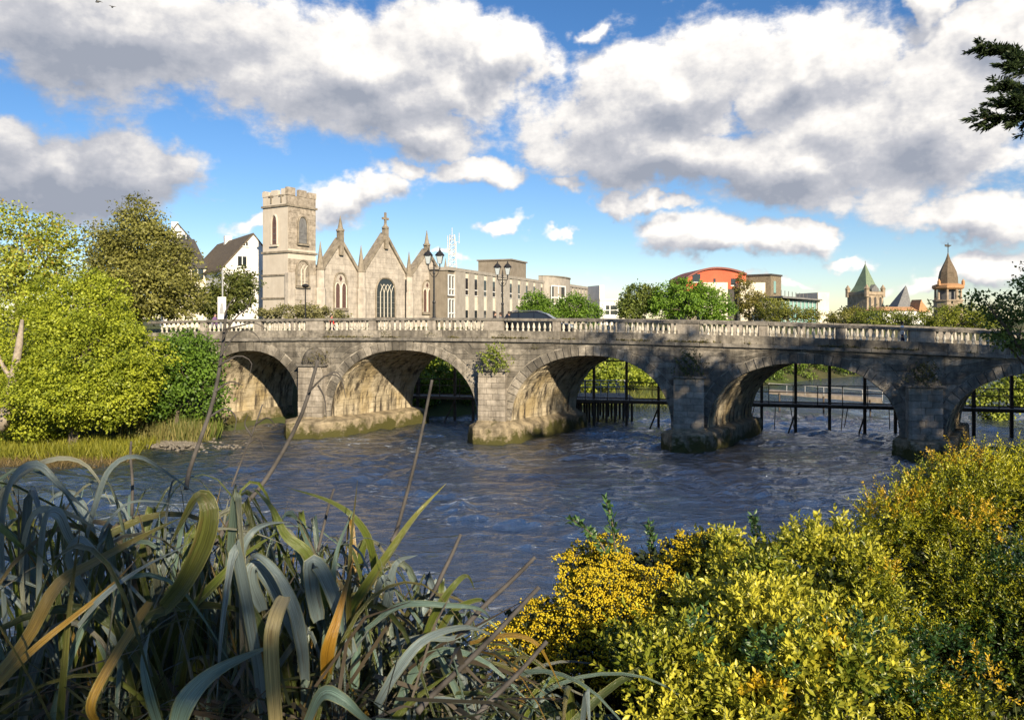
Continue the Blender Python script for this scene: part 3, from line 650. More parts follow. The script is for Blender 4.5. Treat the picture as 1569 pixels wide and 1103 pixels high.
MB(CF).box(-.25, .75, -.3, .45, GZ-.5, 13.1).build('buttress', MAT['church'], tower, bevel=.05)
# the three gabled front
gab = [(495, 411, 521.5, 368, 546, 413), (556, 415, 590.5, 360, 622, 422.5), (629, 419, 652, 384, 677, 427)]
body_s0, body_s1 = CF.s(486), CF.s(684)
for gi, (lx, ly, ax, ay, rx, ry) in enumerate(gab):
    l, a, r = CF.sz(lx, ly), CF.sz(ax, ay), CF.sz(rx, ry); ez = (l[1]+r[1])/2
    l = (l[0], ez); r = (r[0], ez); apz = a[1]; ac = (l[0]+r[0])/2
    wall = MB(CF).prism([(l[0]-.9, GZ-.5), (r[0]+.9, GZ-.5), (r[0]+.9, ez-.9), (r[0], ez), (ac, apz-.4), (l[0], ez), (l[0]-.9, ez-.9)], -.8, 0).build('gable_wall', MAT['church'], church)
    # ashlar facing, stone by stone
    zz = GZ+1.2; hgt = .72
    while zz < apz-1.2:
        def half(z): return (r[0]-l[0])/2*min(1, max(0, (apz-.8-z)/(apz-.4-ez)))+(.6 if z < ez-.9 else 0)
        hw1, hw2 = half(zz), half(zz+hgt); x = -1.0
        while x < 1.0-1e-6:
            e_ = min(1.0, x+random.uniform(1.2, 2.1)/max(hw1, .5)); e_ = 1.0 if 1-e_ < .3/max(hw1, .5) else e_
            MB(CF).hexa([(ac+hw1*x+.012, .025+random.uniform(0, .012), zz), (ac+hw1*e_-.012, .03, zz), (ac+hw2*e_-.012, .03, zz+hgt-.025), (ac+hw2*x+.012, .03, zz+hgt-.025)],
                        [(ac+hw1*x+.012, -.02, zz), (ac+hw1*e_-.012, -.02, zz), (ac+hw2*e_-.012, -.02, zz+hgt-.025), (ac+hw2*x+.012, -.02, zz+hgt-.025)]).build('ashlar', MAT['church'], wall)
            x = e_
        zz += hgt
    for sg, p in ((-1, l), (1, r)):
        MB(CF).hexa([(p[0]+sg*.35, .28, p[1]-.5), (ac, .28, apz-.25), (ac, .28, apz+.35), (p[0]+sg*.35, .28, p[1]+.1)], [(p[0]+sg*.35, -.9, p[1]-.5), (ac, -.9, apz-.25), (ac, -.9, apz+.35), (p[0]+sg*.35, -.9, p[1]+.1)]).build('gable_coping', MAT['church_trim'], wall)
        MB(CF).prism([(p[0], ez-.2), (ac, ez+(apz-ez)*.12), (ac, ez+(apz-ez)*.12+.25), (p[0], ez+.05)], -26, -.9).build('roof_slope', MAT['slate'], church)
    tip = CF.sz(ax, (331, 343, 353)[gi])[1]; sb = CF.sz(ax, (354, 350, 376)[gi])[1]
    MB(CF).box(ac-.32, ac+.32, -.35, .42, apz-2.0, sb).build('apex_shaft', MAT['church_trim'], wall, bevel=.04)
    if gi != 1:
        MB().lathe(CF(ac, .03, 0), [(.55, sb-.05), (.55, sb+.15), (.36, sb+.3), (.22, sb+(tip-sb)*.5), (.04, tip)], 8).build('pinnacle', MAT['church_trim'], wall)
    else:
        MB().lathe(CF(ac, .03, 0), [(.5, sb-.05), (.5, sb+.15), (.3, sb+.3), (.16, tip)], 8).build('pinnacle', MAT['church_trim'], wall)
        ct = CF.sz(ax, 326)[1]
        MB(CF).box(ac-.13, ac+.13, -.1, .16, tip-.9, ct).build('cross', MAT['church_trim'], wall); MB(CF).box(ac-.62, ac-.13, -.1, .16, ct-1.0, ct-.7).build('cross', MAT['church_trim'], wall); MB(CF).box(ac+.13, ac+.62, -.1, .16, ct-1.0, ct-.7).build('cross', MAT['church_trim'], wall)
    wx, w0, ws, wt_, hw = ((522, 473, 441, 420, 1.0), (591, 486, 449, 428, 1.85), (651.5, 479, 449, 431, .95))[gi]
    c_, z0 = CF.sz(wx, w0); zs = CF.sz(wx, ws)[1]; zt_ = CF.sz(wx, wt_)[1]
    if gi == 1: gothic(CF, wall, ac, hw, z0, zs, zt_, .045, 'glass', 5)
    else: gothic(CF, wall, ac, hw, z0, zs, zt_, .045, 'redglass', 2, light_w=.72)
for px, tp in ((489, 370), (551.5, 376), (625, 386), (681, 396)):
    s, tip = CF.sz(px, tp); zb = tip-3.6
    b_ = MB().lathe(CF(s, .2, 0), [(.72, GZ-.5), (.72, zb-2.4), (.58, zb-2.2), (.58, zb)], 8, math.pi/8).build('corner_buttress', MAT['church'], church)
    MB().lathe(CF(s, .2, 0), [(.66, zb), (.66, zb+.2), (.48, zb+.3), (.03, tip)], 8, math.pi/8).build('pinnacle', MAT['church_trim'], b_)
MB(CF).box(body_s0+3, body_s1-1, -27, -1, GZ-.5, 13.2).build('nave_wall', MAT['church'], church)
for px in (548.5, 620.5): s = CF.s(px); MB(CF).tube([(s, .15, GZ), (s, .15, 13.2)], .12, 6).build('downpipe', MAT['iron'], church)

# long office block with vertical panels
OF = LF(686, 112, 20.8)
office = thing('office_block', 'long grey concrete office block with upright panels and narrow windows', 'office', OF(0, 0, GZ))
s1 = OF.s(832); s2 = OF.s(866); s3 = OF.s(919); RZ = 15.3
owall = MB(OF).box(0, s3, -14, 0, GZ-.5, RZ-.5).build('wall', MAT['concrete2'], office)
MB(OF).box(-.2, s1, -14.2, .35, RZ-.5, RZ).build('roof_edge', MAT['concrete'], office)
# end bay with white framed windows, then blank wall
a0, a1 = OF.s(684.5), OF.s(695)
MB(OF).box(a1+.1, OF.s(711)-.1, .0, .3, GZ-.5, RZ-.52).build('concrete_panel', MAT['concrete'], office)
for z0, z1 in ((7.4, 10.6), (11.0, 14.2)):
    wn = MB(OF).box(a0+.2, a1-.1, .02, .08, z0, z1).build('window', MAT['glass'], office)
    for q in (a0+.15, (a0+a1)/2, a1-.2): MB(OF).box(q, q+.22, .08, .22, z0, z1).build('frame', MAT['white'], wn)
    for q in (z0, z0+.9, z1-.2): MB(OF).box(a0+.15, a1+.02, .22, .26, q, q+.2).build('frame', MAT['white'], wn)
cols = [713.5, 727.7, 741.8, 755.3, 768.3, 781.3, 793.8, 805.8, 817.2, 828.5]
edges = [OF.s(711)]
for i, px in enumerate(cols):
    c_ = OF.s(px); hw = .72
    MB(OF).box(c_-hw, c_+hw, .0, .12, GZ-.5, RZ-.51).build('infill_panel', MAT['panelwhite'], office)
    for z0, z1 in ((11.3, 13.9), (7.5, 8.9)):
        wn = MB(OF).box(c_-hw+.12, c_+hw-.12, .12, .15, z0, z1).build('window', MAT['glass'], office)
        MB(OF).box(c_-hw+.05, c_+hw-.05, .15, .24, z0-.12, z0).build('sill', MAT['white'], wn)
        if z1-z0 > 2: MB(OF).box(c_-hw+.12, c_+hw-.12, .15, .2, z0+.75, z0+.9).build('transom', MAT['white'], wn)
    nx = OF.s(cols[i+1]) if i+1 < len(cols) else s1+.4
    MB(OF).box(c_+hw, nx-.72 if i+1 < len(cols) else s1, .0, .26, GZ-.5, RZ-.505).build('concrete_panel', MAT['concrete'], office)
# roof plant room
pa, pb = OF.so(783, -2.2), OF.so(806, -2.2)
MB(OF).box(pa, pb, -9, -2.2, RZ-.4, RZ+3.4).build('plant_room', MAT['concrete2'], office); MB(OF).box(pa-.25, pb+.25, -9.25, -1.95, RZ+3.4, RZ+3.65).build('plant_room_roof', MAT['concrete2'], office)
# rounded stair bay
pts = [(s1+.02, -1)]
for i in range(9): th = math.pi*(1-i/8); pts.append(((s1+s2)/2+(s2-s1)/2*math.cos(th), 2.6*math.sin(th)))
pts.append((s2-.02, -1))
bay = MB(OF).slab(pts, GZ-.5, RZ+.9).build('stair_bay', MAT['concrete'], office)
MB(OF).slab([(a, b*1.06+.05) for a, b in pts], RZ+.9, RZ+1.15).build('bay_roof', MAT['concrete2'], bay)
m0, m1 = s1+(s2-s1)*.06, s1+(s2-s1)*.40
wn = MB(OF).hexa([(m0, 1.42, 10.6), (m1, 2.75, 10.6), (m1, 2.6, 10.6), (m0, 1.2, 10.6)], [(m0, 1.42, 14.2), (m1, 2.75, 14.2), (m1, 2.6, 14.2), (m0, 1.2, 14.2)]).build('window', MAT['glass'], bay)
for f in (0, .5, 1): x = m0+(m1-m0)*f; y = 1.45+1.35*f; MB(OF).box(x-.22, x+.22, y, y+.12, 10.5, 14.3).build('frame', MAT['white'], wn)
for z in (10.4, 11.8, 14.2): MB(OF).hexa([(m0, 1.6, z), (m1, 2.95, z), (m1, 2.8, z), (m0, 1.45, z)], [(m0, 1.6, z+.25), (m1, 2.95, z+.25), (m1, 2.8, z+.25), (m0, 1.45, z+.25)]).build('frame', MAT['white'], wn)
# receding wing
MB(OF).box(s2+.05, s3, -14.2, .45, RZ-.49, RZ+.1).build('roof_edge', MAT['concrete'], office)
n = 11
for i in range(n):
    a = s2+.1+(s3-s2-.1)*i/n; b = s2+.1+(s3-s2-.1)*(i+.62)/n
    MB(OF).box(a, b, .0, .3, GZ-.5, RZ-.495).build('concrete_panel', MAT['concrete'], office)
    MB(OF).box(b+.02, a+(s3-s2)/n-.02, .0, .1, GZ-.5, RZ-.8).build('infill_panel', MAT['panelwhite'], office)
    MB(OF).box(b+.3, a+(s3-s2)/n-.3, .1, .13, 11.2, 13.6).build('window', MAT['glass'], office)
# lattice mast on its roof
q = P(693, 410, 118); mast = thing('lattice_mast', 'thin steel lattice mast with aerials behind the church and office roof', 'mast', (q.x, q.y, 15.3))
zb, ztop = 15.3, P(693, 360, 118).z
MB(OF).box(OF.s(686)+.1, OF.s(700), -9.9, -2.3, 14.7, 15.32).build('roof_base', MAT['concrete2'], office)
for i in range(4):
    a = math.pi/4+i*math.pi/2; f = lambda r, z: (q.x+r*math.cos(a), q.y+r*math.sin(a), z)
    MB().tube([f(.95, zb), f(.5, ztop)], .07, 5).build('leg', MAT['mast'], mast)
for j in range(7):
    f0, f1 = j/7, (j+1)/7; z0, z1 = zb+(ztop-zb)*f0, zb+(ztop-zb)*f1; r0, r1 = .95-.45*f0, .95-.45*f1
    m_ = MB()
    for i in range(4):
        a, b = math.pi/4+i*math.pi/2, math.pi/4+(i+1)*math.pi/2
        m_.tube([(q.x+r0*math.cos(a), q.y+r0*math.sin(a), z0), (q.x+r1*math.cos(b), q.y+r1*math.sin(b), z1)], .045, 4)
        m_.tube([(q.x+r0*math.cos(b), q.y+r0*math.sin(b), z0), (q.x+r0*math.cos(a), q.y+r0*math.sin(a), z0)], .045, 4)
    m_.build('brace', MAT['mast'], mast)
for dx, h1, h2 in ((-.7, 12.2, 14.6), (.65, 11.4, 13.6), (0, 14.0, 15.8), (1.1, 13.3, 15.0)):
    MB().tube([(q.x+dx, q.y-.5, zb-9.3+h1), (q.x+dx, q.y-.5, zb-9.3+h2)], .06, 5).build('aerial', MAT['mast'], mast); MB().tube([(q.x+dx*.35, q.y-.3, zb-9+h1), (q.x+dx, q.y-.5, zb-9+h1)], .05, 4).build('aerial_bracket', MAT['mast'], mast)

# small white building at the far end
WF = LF(919, 150, 70)
wh = thing('white_building', 'small white flat roofed building past the end of the office block', 'building', WF(0, 0, GZ))
a, b = 0, WF.s(948); MB(WF).box(a, b, -6, 0, GZ-.5, 11.2).build('wall', MAT['white'], wh); MB(WF).box(a-.1, b+.1, -6.1, .2, 11.2, 11.5).build('parapet', MAT['white'], wh); MB(WF).box(-.2, WF.s(925), -5, .3, 11.5, 14.2).build('stair_block', MAT['white'], wh)
for px in (931, 938, 943): c_ = WF.s(px); wn = MB(WF).box(c_-.4, c_+.4, .0, .04, 8.4, 10.2).build('window', MAT['glass'], wh); MB(WF).box(c_-.4, c_+.4, .04, .1, 9.2, 9.35).build('transom', MAT['white'], wn)
# white gabled houses behind the left trees
def gable_house(name, label, fr, l, ap, r, ez, az_, depth, wins, roof='slate'):
    h = thing(name, label, 'house', fr(l, 0, GZ), 'white gabled houses on the left')
    w_ = MB(fr).prism([(l, GZ-.5), (r, GZ-.5), (r, ez), (ap, az_), (l, ez)], -depth, 0).build('wall', MAT['white'], h)
    for p, sg in ((l, -1), (r, 1)):
        d = .3*sg; sl = (az_-ez)/(abs(ap-p)); rf = MB(fr).prism([(p+d, ez-.3*sl+.02), (ap, az_+.02), (ap, az_+.27), (p+d, ez-.3*sl+.27)], -depth-.2, .12).build('roof', MAT[roof], h)
    MB(fr).box(ap-.5, ap+.5, -depth*.7, -depth*.7+.8, az_-.4, az_+1.0).build('chimney', MAT['white'], h)
    for (c_, z0, hw, hh, o) in wins:
        wn = MB(fr).box(c_-hw, c_+hw, .0, .05, z0, z0+hh).build('window', MAT['glass'], h); MB(fr).box(c_-.05, c_+.05, .05, .09, z0, z0+hh).build('glazing_bar', MAT['white'], wn); MB(fr).box(c_-hw-.1, c_+hw+.1, .05, .18, z0-.15, z0).build('sill', MAT['white'], wn)
    return h
HB = LF(340, 98, 55); l = 0; r = HB.s(432); ap, az_ = HB.sz(388, 360)
gable_house('gabled_house', 'white house with brown slate roof and gable beside the church tower', HB, 0, ap, r, HB.sz(341, 411)[1]-.1, az_, 19, [(HB.s(371), HB.sz(371, 408)[1], .55, 1.3, 0), (HB.s(376), HB.sz(376, 377)[1], .3, .5, 0)], roof='brownslate')
HA = LF(250, 112, 62); ap, az_ = HA.sz(272, 344)
h_ = gable_house('gabled_house', 'white house with dark roof rising behind the brown leaved tree', HA, 0, ap, HA.s(298), HA.sz(250, 372)[1], az_, 9, [(HA.s(285), HA.sz(285, 372)[1], .5, 1.2, 0)])
HC = LF(262, 104, 75); c0, c1 = HC.s(262), HC.s(316)
hc = thing('roof_wing', 'low white wing with steep dark roof and skylight behind the left trees', 'house', HC(0, 0, GZ))
MB(HC).box(c0, c1, -6, 0, GZ-.5, HC.sz(300, 409)[1]).build('wall', MAT['cream'], hc)
ev, rd = HC.sz(300, 409)[1], HC.sz(300, 366)[1]
MB(HC).hexa([(c0-.2, .35, ev-.2), (c1+.2, .35, ev-.2), (c1-2.0, -3.2, rd), (c0-.2, -3.2, rd)], [(c0-.2, .35, ev+.08), (c1+.2, .35, ev+.08), (c1-2.0, -3.2, rd+.25), (c0-.2, -3.2, rd+.25)]).build('roof', MAT['slate'], hc)
MB(HC).hexa([(c1-3.2, -1.05, (ev+rd)/2-.55), (c1-2.3, -1.05, (ev+rd)/2-.55), (c1-2.3, -1.75, (ev+rd)/2+.45), (c1-3.2, -1.75, (ev+rd)/2+.45)], [(c1-3.2, -.8, (ev+rd)/2-.2), (c1-2.3, -.8, (ev+rd)/2-.2), (c1-2.3, -1.5, (ev+rd)/2+.8), (c1-3.2, -1.5, (ev+rd)/2+.8)]).build('skylight', MAT['glass'], hc)
c_ = HC.s(303); wn = MB(HC).box(c_-.75, c_+.75, 0, .05, HC.sz(303, 428)[1], HC.sz(303, 413)[1]).build('window', MAT['glass'], hc); MB(HC).box(c_-.06, c_+.06, .05, .1, HC.sz(303, 428)[1], HC.sz(303, 413)[1]).build('frame', MAT['white'], wn)

# red barrel roofed building and its neighbours
RF = LF(1104, 150, 88); z_ = lambda py, Y=150: H-(py-HOR)/F*Y
rb = thing('red_building', 'red building with curved barrel roof rising above the green trees', 'building', RF(0, 0, GZ))
l, r = RF.s(1052), RF.s(1143); arc = [(l+(r-l)*i/14, z_(427)+(z_(412)-z_(427))*(1-((i/14-.5)/.5)**2*(1 if i < 7 else .62))) for i in range(15)]
MB(RF).prism([(l, z_(447))]+arc+[(r, z_(447))], -14, 0).build('wall', MAT['red'], rb); MB(RF).box(l, r, -14, -.02, GZ-.5, z_(447)).build('lower_wall', MAT['concrete2'], rb)
MB(RF).prism(arc+[(a, z+.35) for a, z in arc[::-1]], -14.3, .5).build('barrel_roof', MAT['redroof'], rb)
for a, b, t, q in ((1061, 1073, 420, 432), (1093, 1096.5, 427, 433), (1120, 1127, 427, 437)):
    wn = MB(RF).box(RF.s(a), RF.s(b), 0, .06, z_(q), z_(t)).build('window', MAT['glass'], rb); MB(RF).box(RF.s(a)-.1, RF.s(b)+.1, .06, .15, z_(q)-.2, z_(q)).build('sill', MAT['white'], wn)
for a, b, t, d in ((1073, 1110, 433.5, 2.0), (1127, 1164, 434, 3.0)): MB(RF).box(RF.s(a), RF.s(b), .1, d, GZ-.5, z_(t)).build('cream_block', MAT['cream'], rb)
MB(RF).box(RF.s(1110)+.05, RF.s(1127)-.05, .1, 1.2, GZ-.5, z_(443)).build('entrance_recess', MAT['slate'], rb)
SF = LF(1181, 148, 40)
st = thing('stone_block', 'brown rubble stone tower block right of the red curved roof', 'building', SF(0, 0, GZ))
S2 = lambda s, o, z: SF(-o, -s, z)
MB(SF).box(0, SF.s(1197), -9, 0, GZ-.5, z_(422, 148)).build('wall', MAT['rubble'], st); MB(SF).box(-.2, SF.s(1197)+.2, -9.2, .2, z_(422, 148), z_(419.5, 148)).build('roof_edge', MAT['slate'], st)
c_ = SF.s(1187); wn = MB(SF).box(c_-.55, c_+.55, 0, .05, z_(449), z_(431)).build('window', MAT['greenglass'], st); MB(SF).box(c_-.65, c_+.65, .05, .12, z_(449)-.15, z_(449)).build('sill', MAT['slate'], st)
GFr = LF(1197, 140, 78)
gl = thing('glass_building', 'green glass fronted building with cream end wall and flat overhanging roof', 'building', GFr(0, 0, GZ))
a, b, c_ = 0, GFr.s(1251), GFr.s(1269)
MB(GFr).box(a, b, -8, -.3, GZ-.5, z_(461, 142)).build('wall', MAT['cream'], gl)
n = 9
for i in range(n):
    x0, x1 = a+(b-a)*i/n, a+(b-a)*(i+1)/n; pn = MB(GFr).box(x0+.06, x1-.06, -.25, -.15, GZ-.5, z_(461, 142)).build('glass_panel', MAT['greenglass'], gl)
    MB(GFr).box(x1-.06, x1+.06, -.3, .0, GZ-.5, z_(461, 142)).build('mullion', MAT['mast'], gl)
MB(GFr).hexa([(a-.3, 1.0, z_(457, 142)), (b+.6, 1.0, z_(461, 142)), (b+.6, -8, z_(461, 142)), (a-.3, -8, z_(457, 142))], [(a-.3, 1.0, z_(454, 142)), (b+.6, 1.0, z_(459, 142)), (b+.6, -8, z_(459, 142)), (a-.3, -8, z_(454, 142))]).build('roof', MAT['leadspire'], gl)
for i in range(8): x = a+.3+(b-a-2)*i/7; MB(GFr).box(x, x+.1, -.6, -.5, z_(458, 142), z_(445, 142)-.1*i).build('terrace_post', MAT['leadspire'], gl)
MB(GFr).box(b+.1, c_, -7, .3, GZ-.5, z_(449, 144)).build('end_wall', MAT['cream'], gl)
# far church towers
def far_z(py, Y): return H-(py-HOR)/F*Y
Yg = 230; q = P(1327, 478, Yg); q.z = GZ
gt = thing('green_spire_tower', 'far stone tower with green copper pyramid spire', 'tower', q)
k = Yg/F; TF = LF(1341, Yg, 65)
tw = MB(TF).box(-3.6, 3.6, -7.2, 0, GZ-.5, far_z(447, Yg)).build('shaft', MAT['farstone'], gt); MB(TF).box(-3.9, 3.9, -7.5, .3, far_z(452, Yg), far_z(447.5, Yg)).build('cornice', MAT['farstone'], gt)
for x in (-2.3, 0, 2.3): MB(TF).prism(pointed(x, .5, far_z(474, Yg), far_z(459, Yg), far_z(455, Yg)), .0, .05).build('louvre_window', MAT['slate'], gt)
for x, y in ((-3.5, -.1), (3.5, -.1), (3.5, -7.1), (-3.5, -7.1)):
    MB().lathe(TF(x, y, 0), [(.75, far_z(455, Yg)), (.75, far_z(443, Yg)), (.95, far_z(442.5, Yg)), (.08, far_z(436, Yg))], 6).build('corner_turret', MAT['farstone'], gt)
MB().lathe(TF(0, -3.6, 0), [(4.3, far_z(447, Yg)), (3.1, far_z(438, Yg)), (1.2, far_z(417, Yg)), (.06, far_z(403, Yg))], 4, math.pi/4-R(65)).build('spire', MAT['copper'], gt)
MB(TF).prism([(-1.6, far_z(447, Yg)), (1.6, far_z(447, Yg)), (1.6, far_z(443, Yg)), (0, far_z(436, Yg)), (-1.6, far_z(443, Yg))], -3, .1).build('dormer', MAT['leadspire'], gt)
MB().tube([TF(0, -3.6, far_z(404, Yg)), TF(0, -3.6, far_z(399, Yg))], .08, 4).build('finial', MAT['iron'], gt)
Yb = 210; q = P(1456, 475, Yb); q.z = GZ; TB = LF(1469, Yb, 60)
btw = thing('brown_spire_tower', 'far stone belfry with tall brown ogee spire and weather vane', 'tower', q)
cpt = TB(0, -3, 0)
MB().lathe(cpt, [(3.6, GZ-.5), (3.6, far_z(462, Yb)), (3.9, far_z(461.5, Yb)), (3.9, far_z(459, Yb))], 8, .2).build('shaft', MAT['farstone'], btw)
MB().lathe(cpt, [(2.1, far_z(459, Yb)), (2.1, far_z(440, Yb))], 8, .2).build('belfry_core', MAT['leadspire'], btw)
for i in range(8): a = .2+i*math.pi/4; MB().lathe((cpt[0]+3.1*math.cos(a), cpt[1]+3.1*math.sin(a), 0), [(.42, far_z(459, Yb)), (.36, far_z(442, Yb))], 6).build('column', MAT['farstone'], btw)
MB().lathe(cpt, [(3.6, far_z(443, Yb)), (4.0, far_z(441, Yb)), (4.0, far_z(437, Yb)), (2.6, far_z(434, Yb))], 8, .2).build('cornice', MAT['orange'], btw)
MB().lathe(cpt, [(2.5, far_z(436, Yb)), (2.45, far_z(425, Yb)), (2.15, far_z(416, Yb)), (1.45, far_z(407, Yb)), (.7, far_z(398, Yb)), (.25, far_z(390, Yb)), (.1, far_z(386, Yb))], 8, .2).build('spire', MAT['spire'], btw)
for x in (-1, 1): MB().lathe((cpt[0]+x*3.4, cpt[1]-1.5, 0), [(.5, far_z(437, Yb)), (.5, far_z(431, Yb)), (.05, far_z(427, Yb))], 6).build('urn', MAT['orange'], btw)
MB().tube([(cpt[0], cpt[1], far_z(388, Yb)), (cpt[0], cpt[1], far_z(371, Yb))], .12, 5).build('vane_rod', MAT['iron'], btw); MB(lambda a, b, c: (cpt[0]+a, cpt[1]+b, c)).prism([(-.9, far_z(376.5, Yb)), (.2, far_z(377.5, Yb)), (1.1, far_z(374.5, Yb)), (.4, far_z(374, Yb)), (-.9, far_z(373, Yb))], -.06, .06).build('weather_vane', MAT['iron'], btw)
Yh = 190; OFr = LF(1386, Yh, 80); q = OFr(0, 0, GZ)
oh = thing('orange_roof_hall', 'low white hall with orange tiled roof between the two far spires', 'building', q)
MB(OFr).box(OFr.s(1353), OFr.s(1419), -7, 0, GZ-.5, far_z(475, Yh)).build('wall', MAT['white'], oh)
MB(OFr).hexa([(OFr.s(1347), .4, far_z(476, Yh)), (OFr.s(1424), .4, far_z(476, Yh)), (OFr.s(1424), -7, far_z(476, Yh)), (OFr.s(1347), -7, far_z(476, Yh))], [(OFr.s(1362), -2, far_z(470, Yh)), (OFr.s(1412), -2, far_z(470, Yh)), (OFr.s(1412), -5, far_z(470, Yh)), (OFr.s(1362), -5, far_z(470, Yh))]).build('roof', MAT['orange'], oh)
MB(OFr).prism([(OFr.s(1405), far_z(478, Yh)), (OFr.s(1423), far_z(478, Yh)), (OFr.s(1411), far_z(463, Yh)), (OFr.s(1409.5), far_z(459, Yh)), (OFr.s(1408), far_z(463, Yh))], -3, .6).build('porch_gable', MAT['orange'], oh)
gs = thing('grey_sail_spire', 'grey lead wedge shaped spire behind the orange roof', 'spire', OFr(0, -12, GZ)); Ys = 204
zs_ = lambda py: far_z(py, Ys); KF = LF(1388, Ys, 80)
MB(KF).add([(KF.s(1375), 0, zs_(471)), (KF.s(1397.5), 0, zs_(471)), (KF.s(1397.5), -4, zs_(471)), (KF.s(1375), -4, zs_(471)), (KF.s(1394), -1.6, zs_(437)), (KF.s(1396), -1.6, zs_(441))], [(0, 1, 5, 4), (1, 2, 5), (2, 3, 4, 5), (3, 0, 4), (3, 2, 1, 0)]).build('spire', MAT['leadspire'], gs)
MB(KF).box(KF.s(1375), KF.s(1397.5), -4, 0, GZ-.5, zs_(471)).build('base', MAT['farstone'], gs)
# ================================================================ weir walkway behind the bridge
WT = WID+2.0
def Wp(s, o, z): return Bp(s, -o, z, WT)
WO = Vector(Bp(0, 0, 0, WT))
def ws(px): q = (px-CX)/F; return (WO.y*q-WO.x)/(BU.x-BU.y*q)
weir = thing('weir_walkway', 'dark steel posts and walkway standing in the river behind the arches', 'walkway', Wp(5, 0, 0))
for px in (640, 697, 725, 910, 960, 1009, 1030, 1167, 1219, 1271, 1325, 1372, 1492, 1550, 1600):
    s = ws(px); MB(Wp).box(s-.09, s+.09, -.09, .09, -1.5, 5.0-.02*s).build('post', MAT['steel'], weir)
    if px in (697, 1009, 1219, 1325): MB(Wp).tube([(s+.05, -.2, 1.5), (s-.75, -1.0, -.5)], .06, 5).build('brace', MAT['steel'], weir)
w0, w1 = ws(630), ws(1620)
for z, h, o in ((1.62, .16, -.55), (1.62, .16, .55), (1.95, .07, -.58), (2.62, .05, -.62), (3.1, .05, -.62), (4.55, .09, -.14)):
    MB(Wp).box(w0, w1, o, o+.09, z, z+h).build('beam' if h > .1 else 'handrail', MAT['steel'], weir)
nd = 0
for s in np.arange(w0, w1, .42): MB(Wp).box(s, s+.40, -.45, .52, 1.785, 1.83+random.uniform(0, .01)).build('deck_plank', MAT['timber'], weir)
for s in np.arange(w0+.9, w1, 1.55): MB(Wp).box(s-.025, s+.025, -.64, -.585, 1.8, 3.1).build('rail_post', MAT['steel'], weir)
for px in (1155, 1187, 1210, 1290, 1297, 1360): s = ws(px); MB(Wp).tube([(s, -.35, 1.6), (s+random.uniform(-.25, .25), -.35, random.uniform(.1, .5))], .03, 4).build('hanging_rod', MAT['steel'], weir)
# sloping gangway past the fourth arch
gq = thing('gangway', 'grey sloping gangway beyond the walkway in the fourth arch', 'gangway', P(1270, 625, 60))
A, Bq = P(1178, 601, 62), P(1352, 614, 58); MB().hexa([A+Vector((0, 0, -.12)), Bq+Vector((0, 0, -.2)), Bq+Vector((.5, 1, -.2)), A+Vector((.5, 1, -.12))], [A+Vector((0, 0, .16)), Bq+Vector((0, 0, .16)), Bq+Vector((.5, 1, .16)), A+Vector((.5, 1, .16))]).build('deck', MAT['timber'], gq)
for i in range(7): p = A.lerp(Bq, i/6); MB().tube([p, p+Vector((0, 0, .75))], .03, 4).build('rail_post', MAT['rail'], gq)
MB().tube([A+Vector((0, 0, .75)), Bq+Vector((0, 0, .75))], .03, 4).build('handrail', MAT['rail'], gq)
for f in (.1, .5, .9): p = A.lerp(Bq, f); MB().tube([p, (p.x, p.y, -1)], .07, 5).build('support', MAT['steel'], gq)
# timber platform with pale rails under the middle arch
pl = thing('timber_platform', 'timber landing stage on dark posts with pale rails under the middle arch', 'platform', P(915, 650, 57))
x0, x1 = P(872, 610, 56).x, P(958, 610, 60).x; zp = P(900, 607, 57).z
for i, x in enumerate(np.arange(x0, x1, .3)): MB().box(x, x+.28, 55.2, 59.5, zp-.1, zp+random.uniform(0, .012)).build('deck_plank', MAT['timber'], pl)
MB().box(x0, x1, 55.1, 55.2, zp-.35, zp-.1).build('fascia', MAT['steel'], pl)
for i in range(8):
    x = x0+.2+(x1-x0-.4)*i/7
    for y in (55.4, 57.3, 59.2): MB().tube([(x, y, zp-.1), (x, y, -1.2)], .09, 6).build('pile', MAT['steel'], pl)
    MB().tube([(x, 58.9, zp), (x, 58.9, zp+1.05)], .04, 5).build('rail_post', MAT['rail'], pl)
for z in (.55, 1.05): MB().tube([(x0+.2, 58.9, zp+z), (x1-.2, 58.9, zp+z)], .045, 5).build('guard_rail', MAT['rail'], pl)
for a, b in ((2.2, 3.6), (3.8, 5.2)): MB().tube([(x0+a-1.3, 57.2, zp), (x0+a-1.3, 57.2, zp+.95), (x0+b-1.3, 57.2, zp+.95), (x0+b-1.3, 57.2, zp)], .05, 5).build('hoop', MAT['rail'], pl)

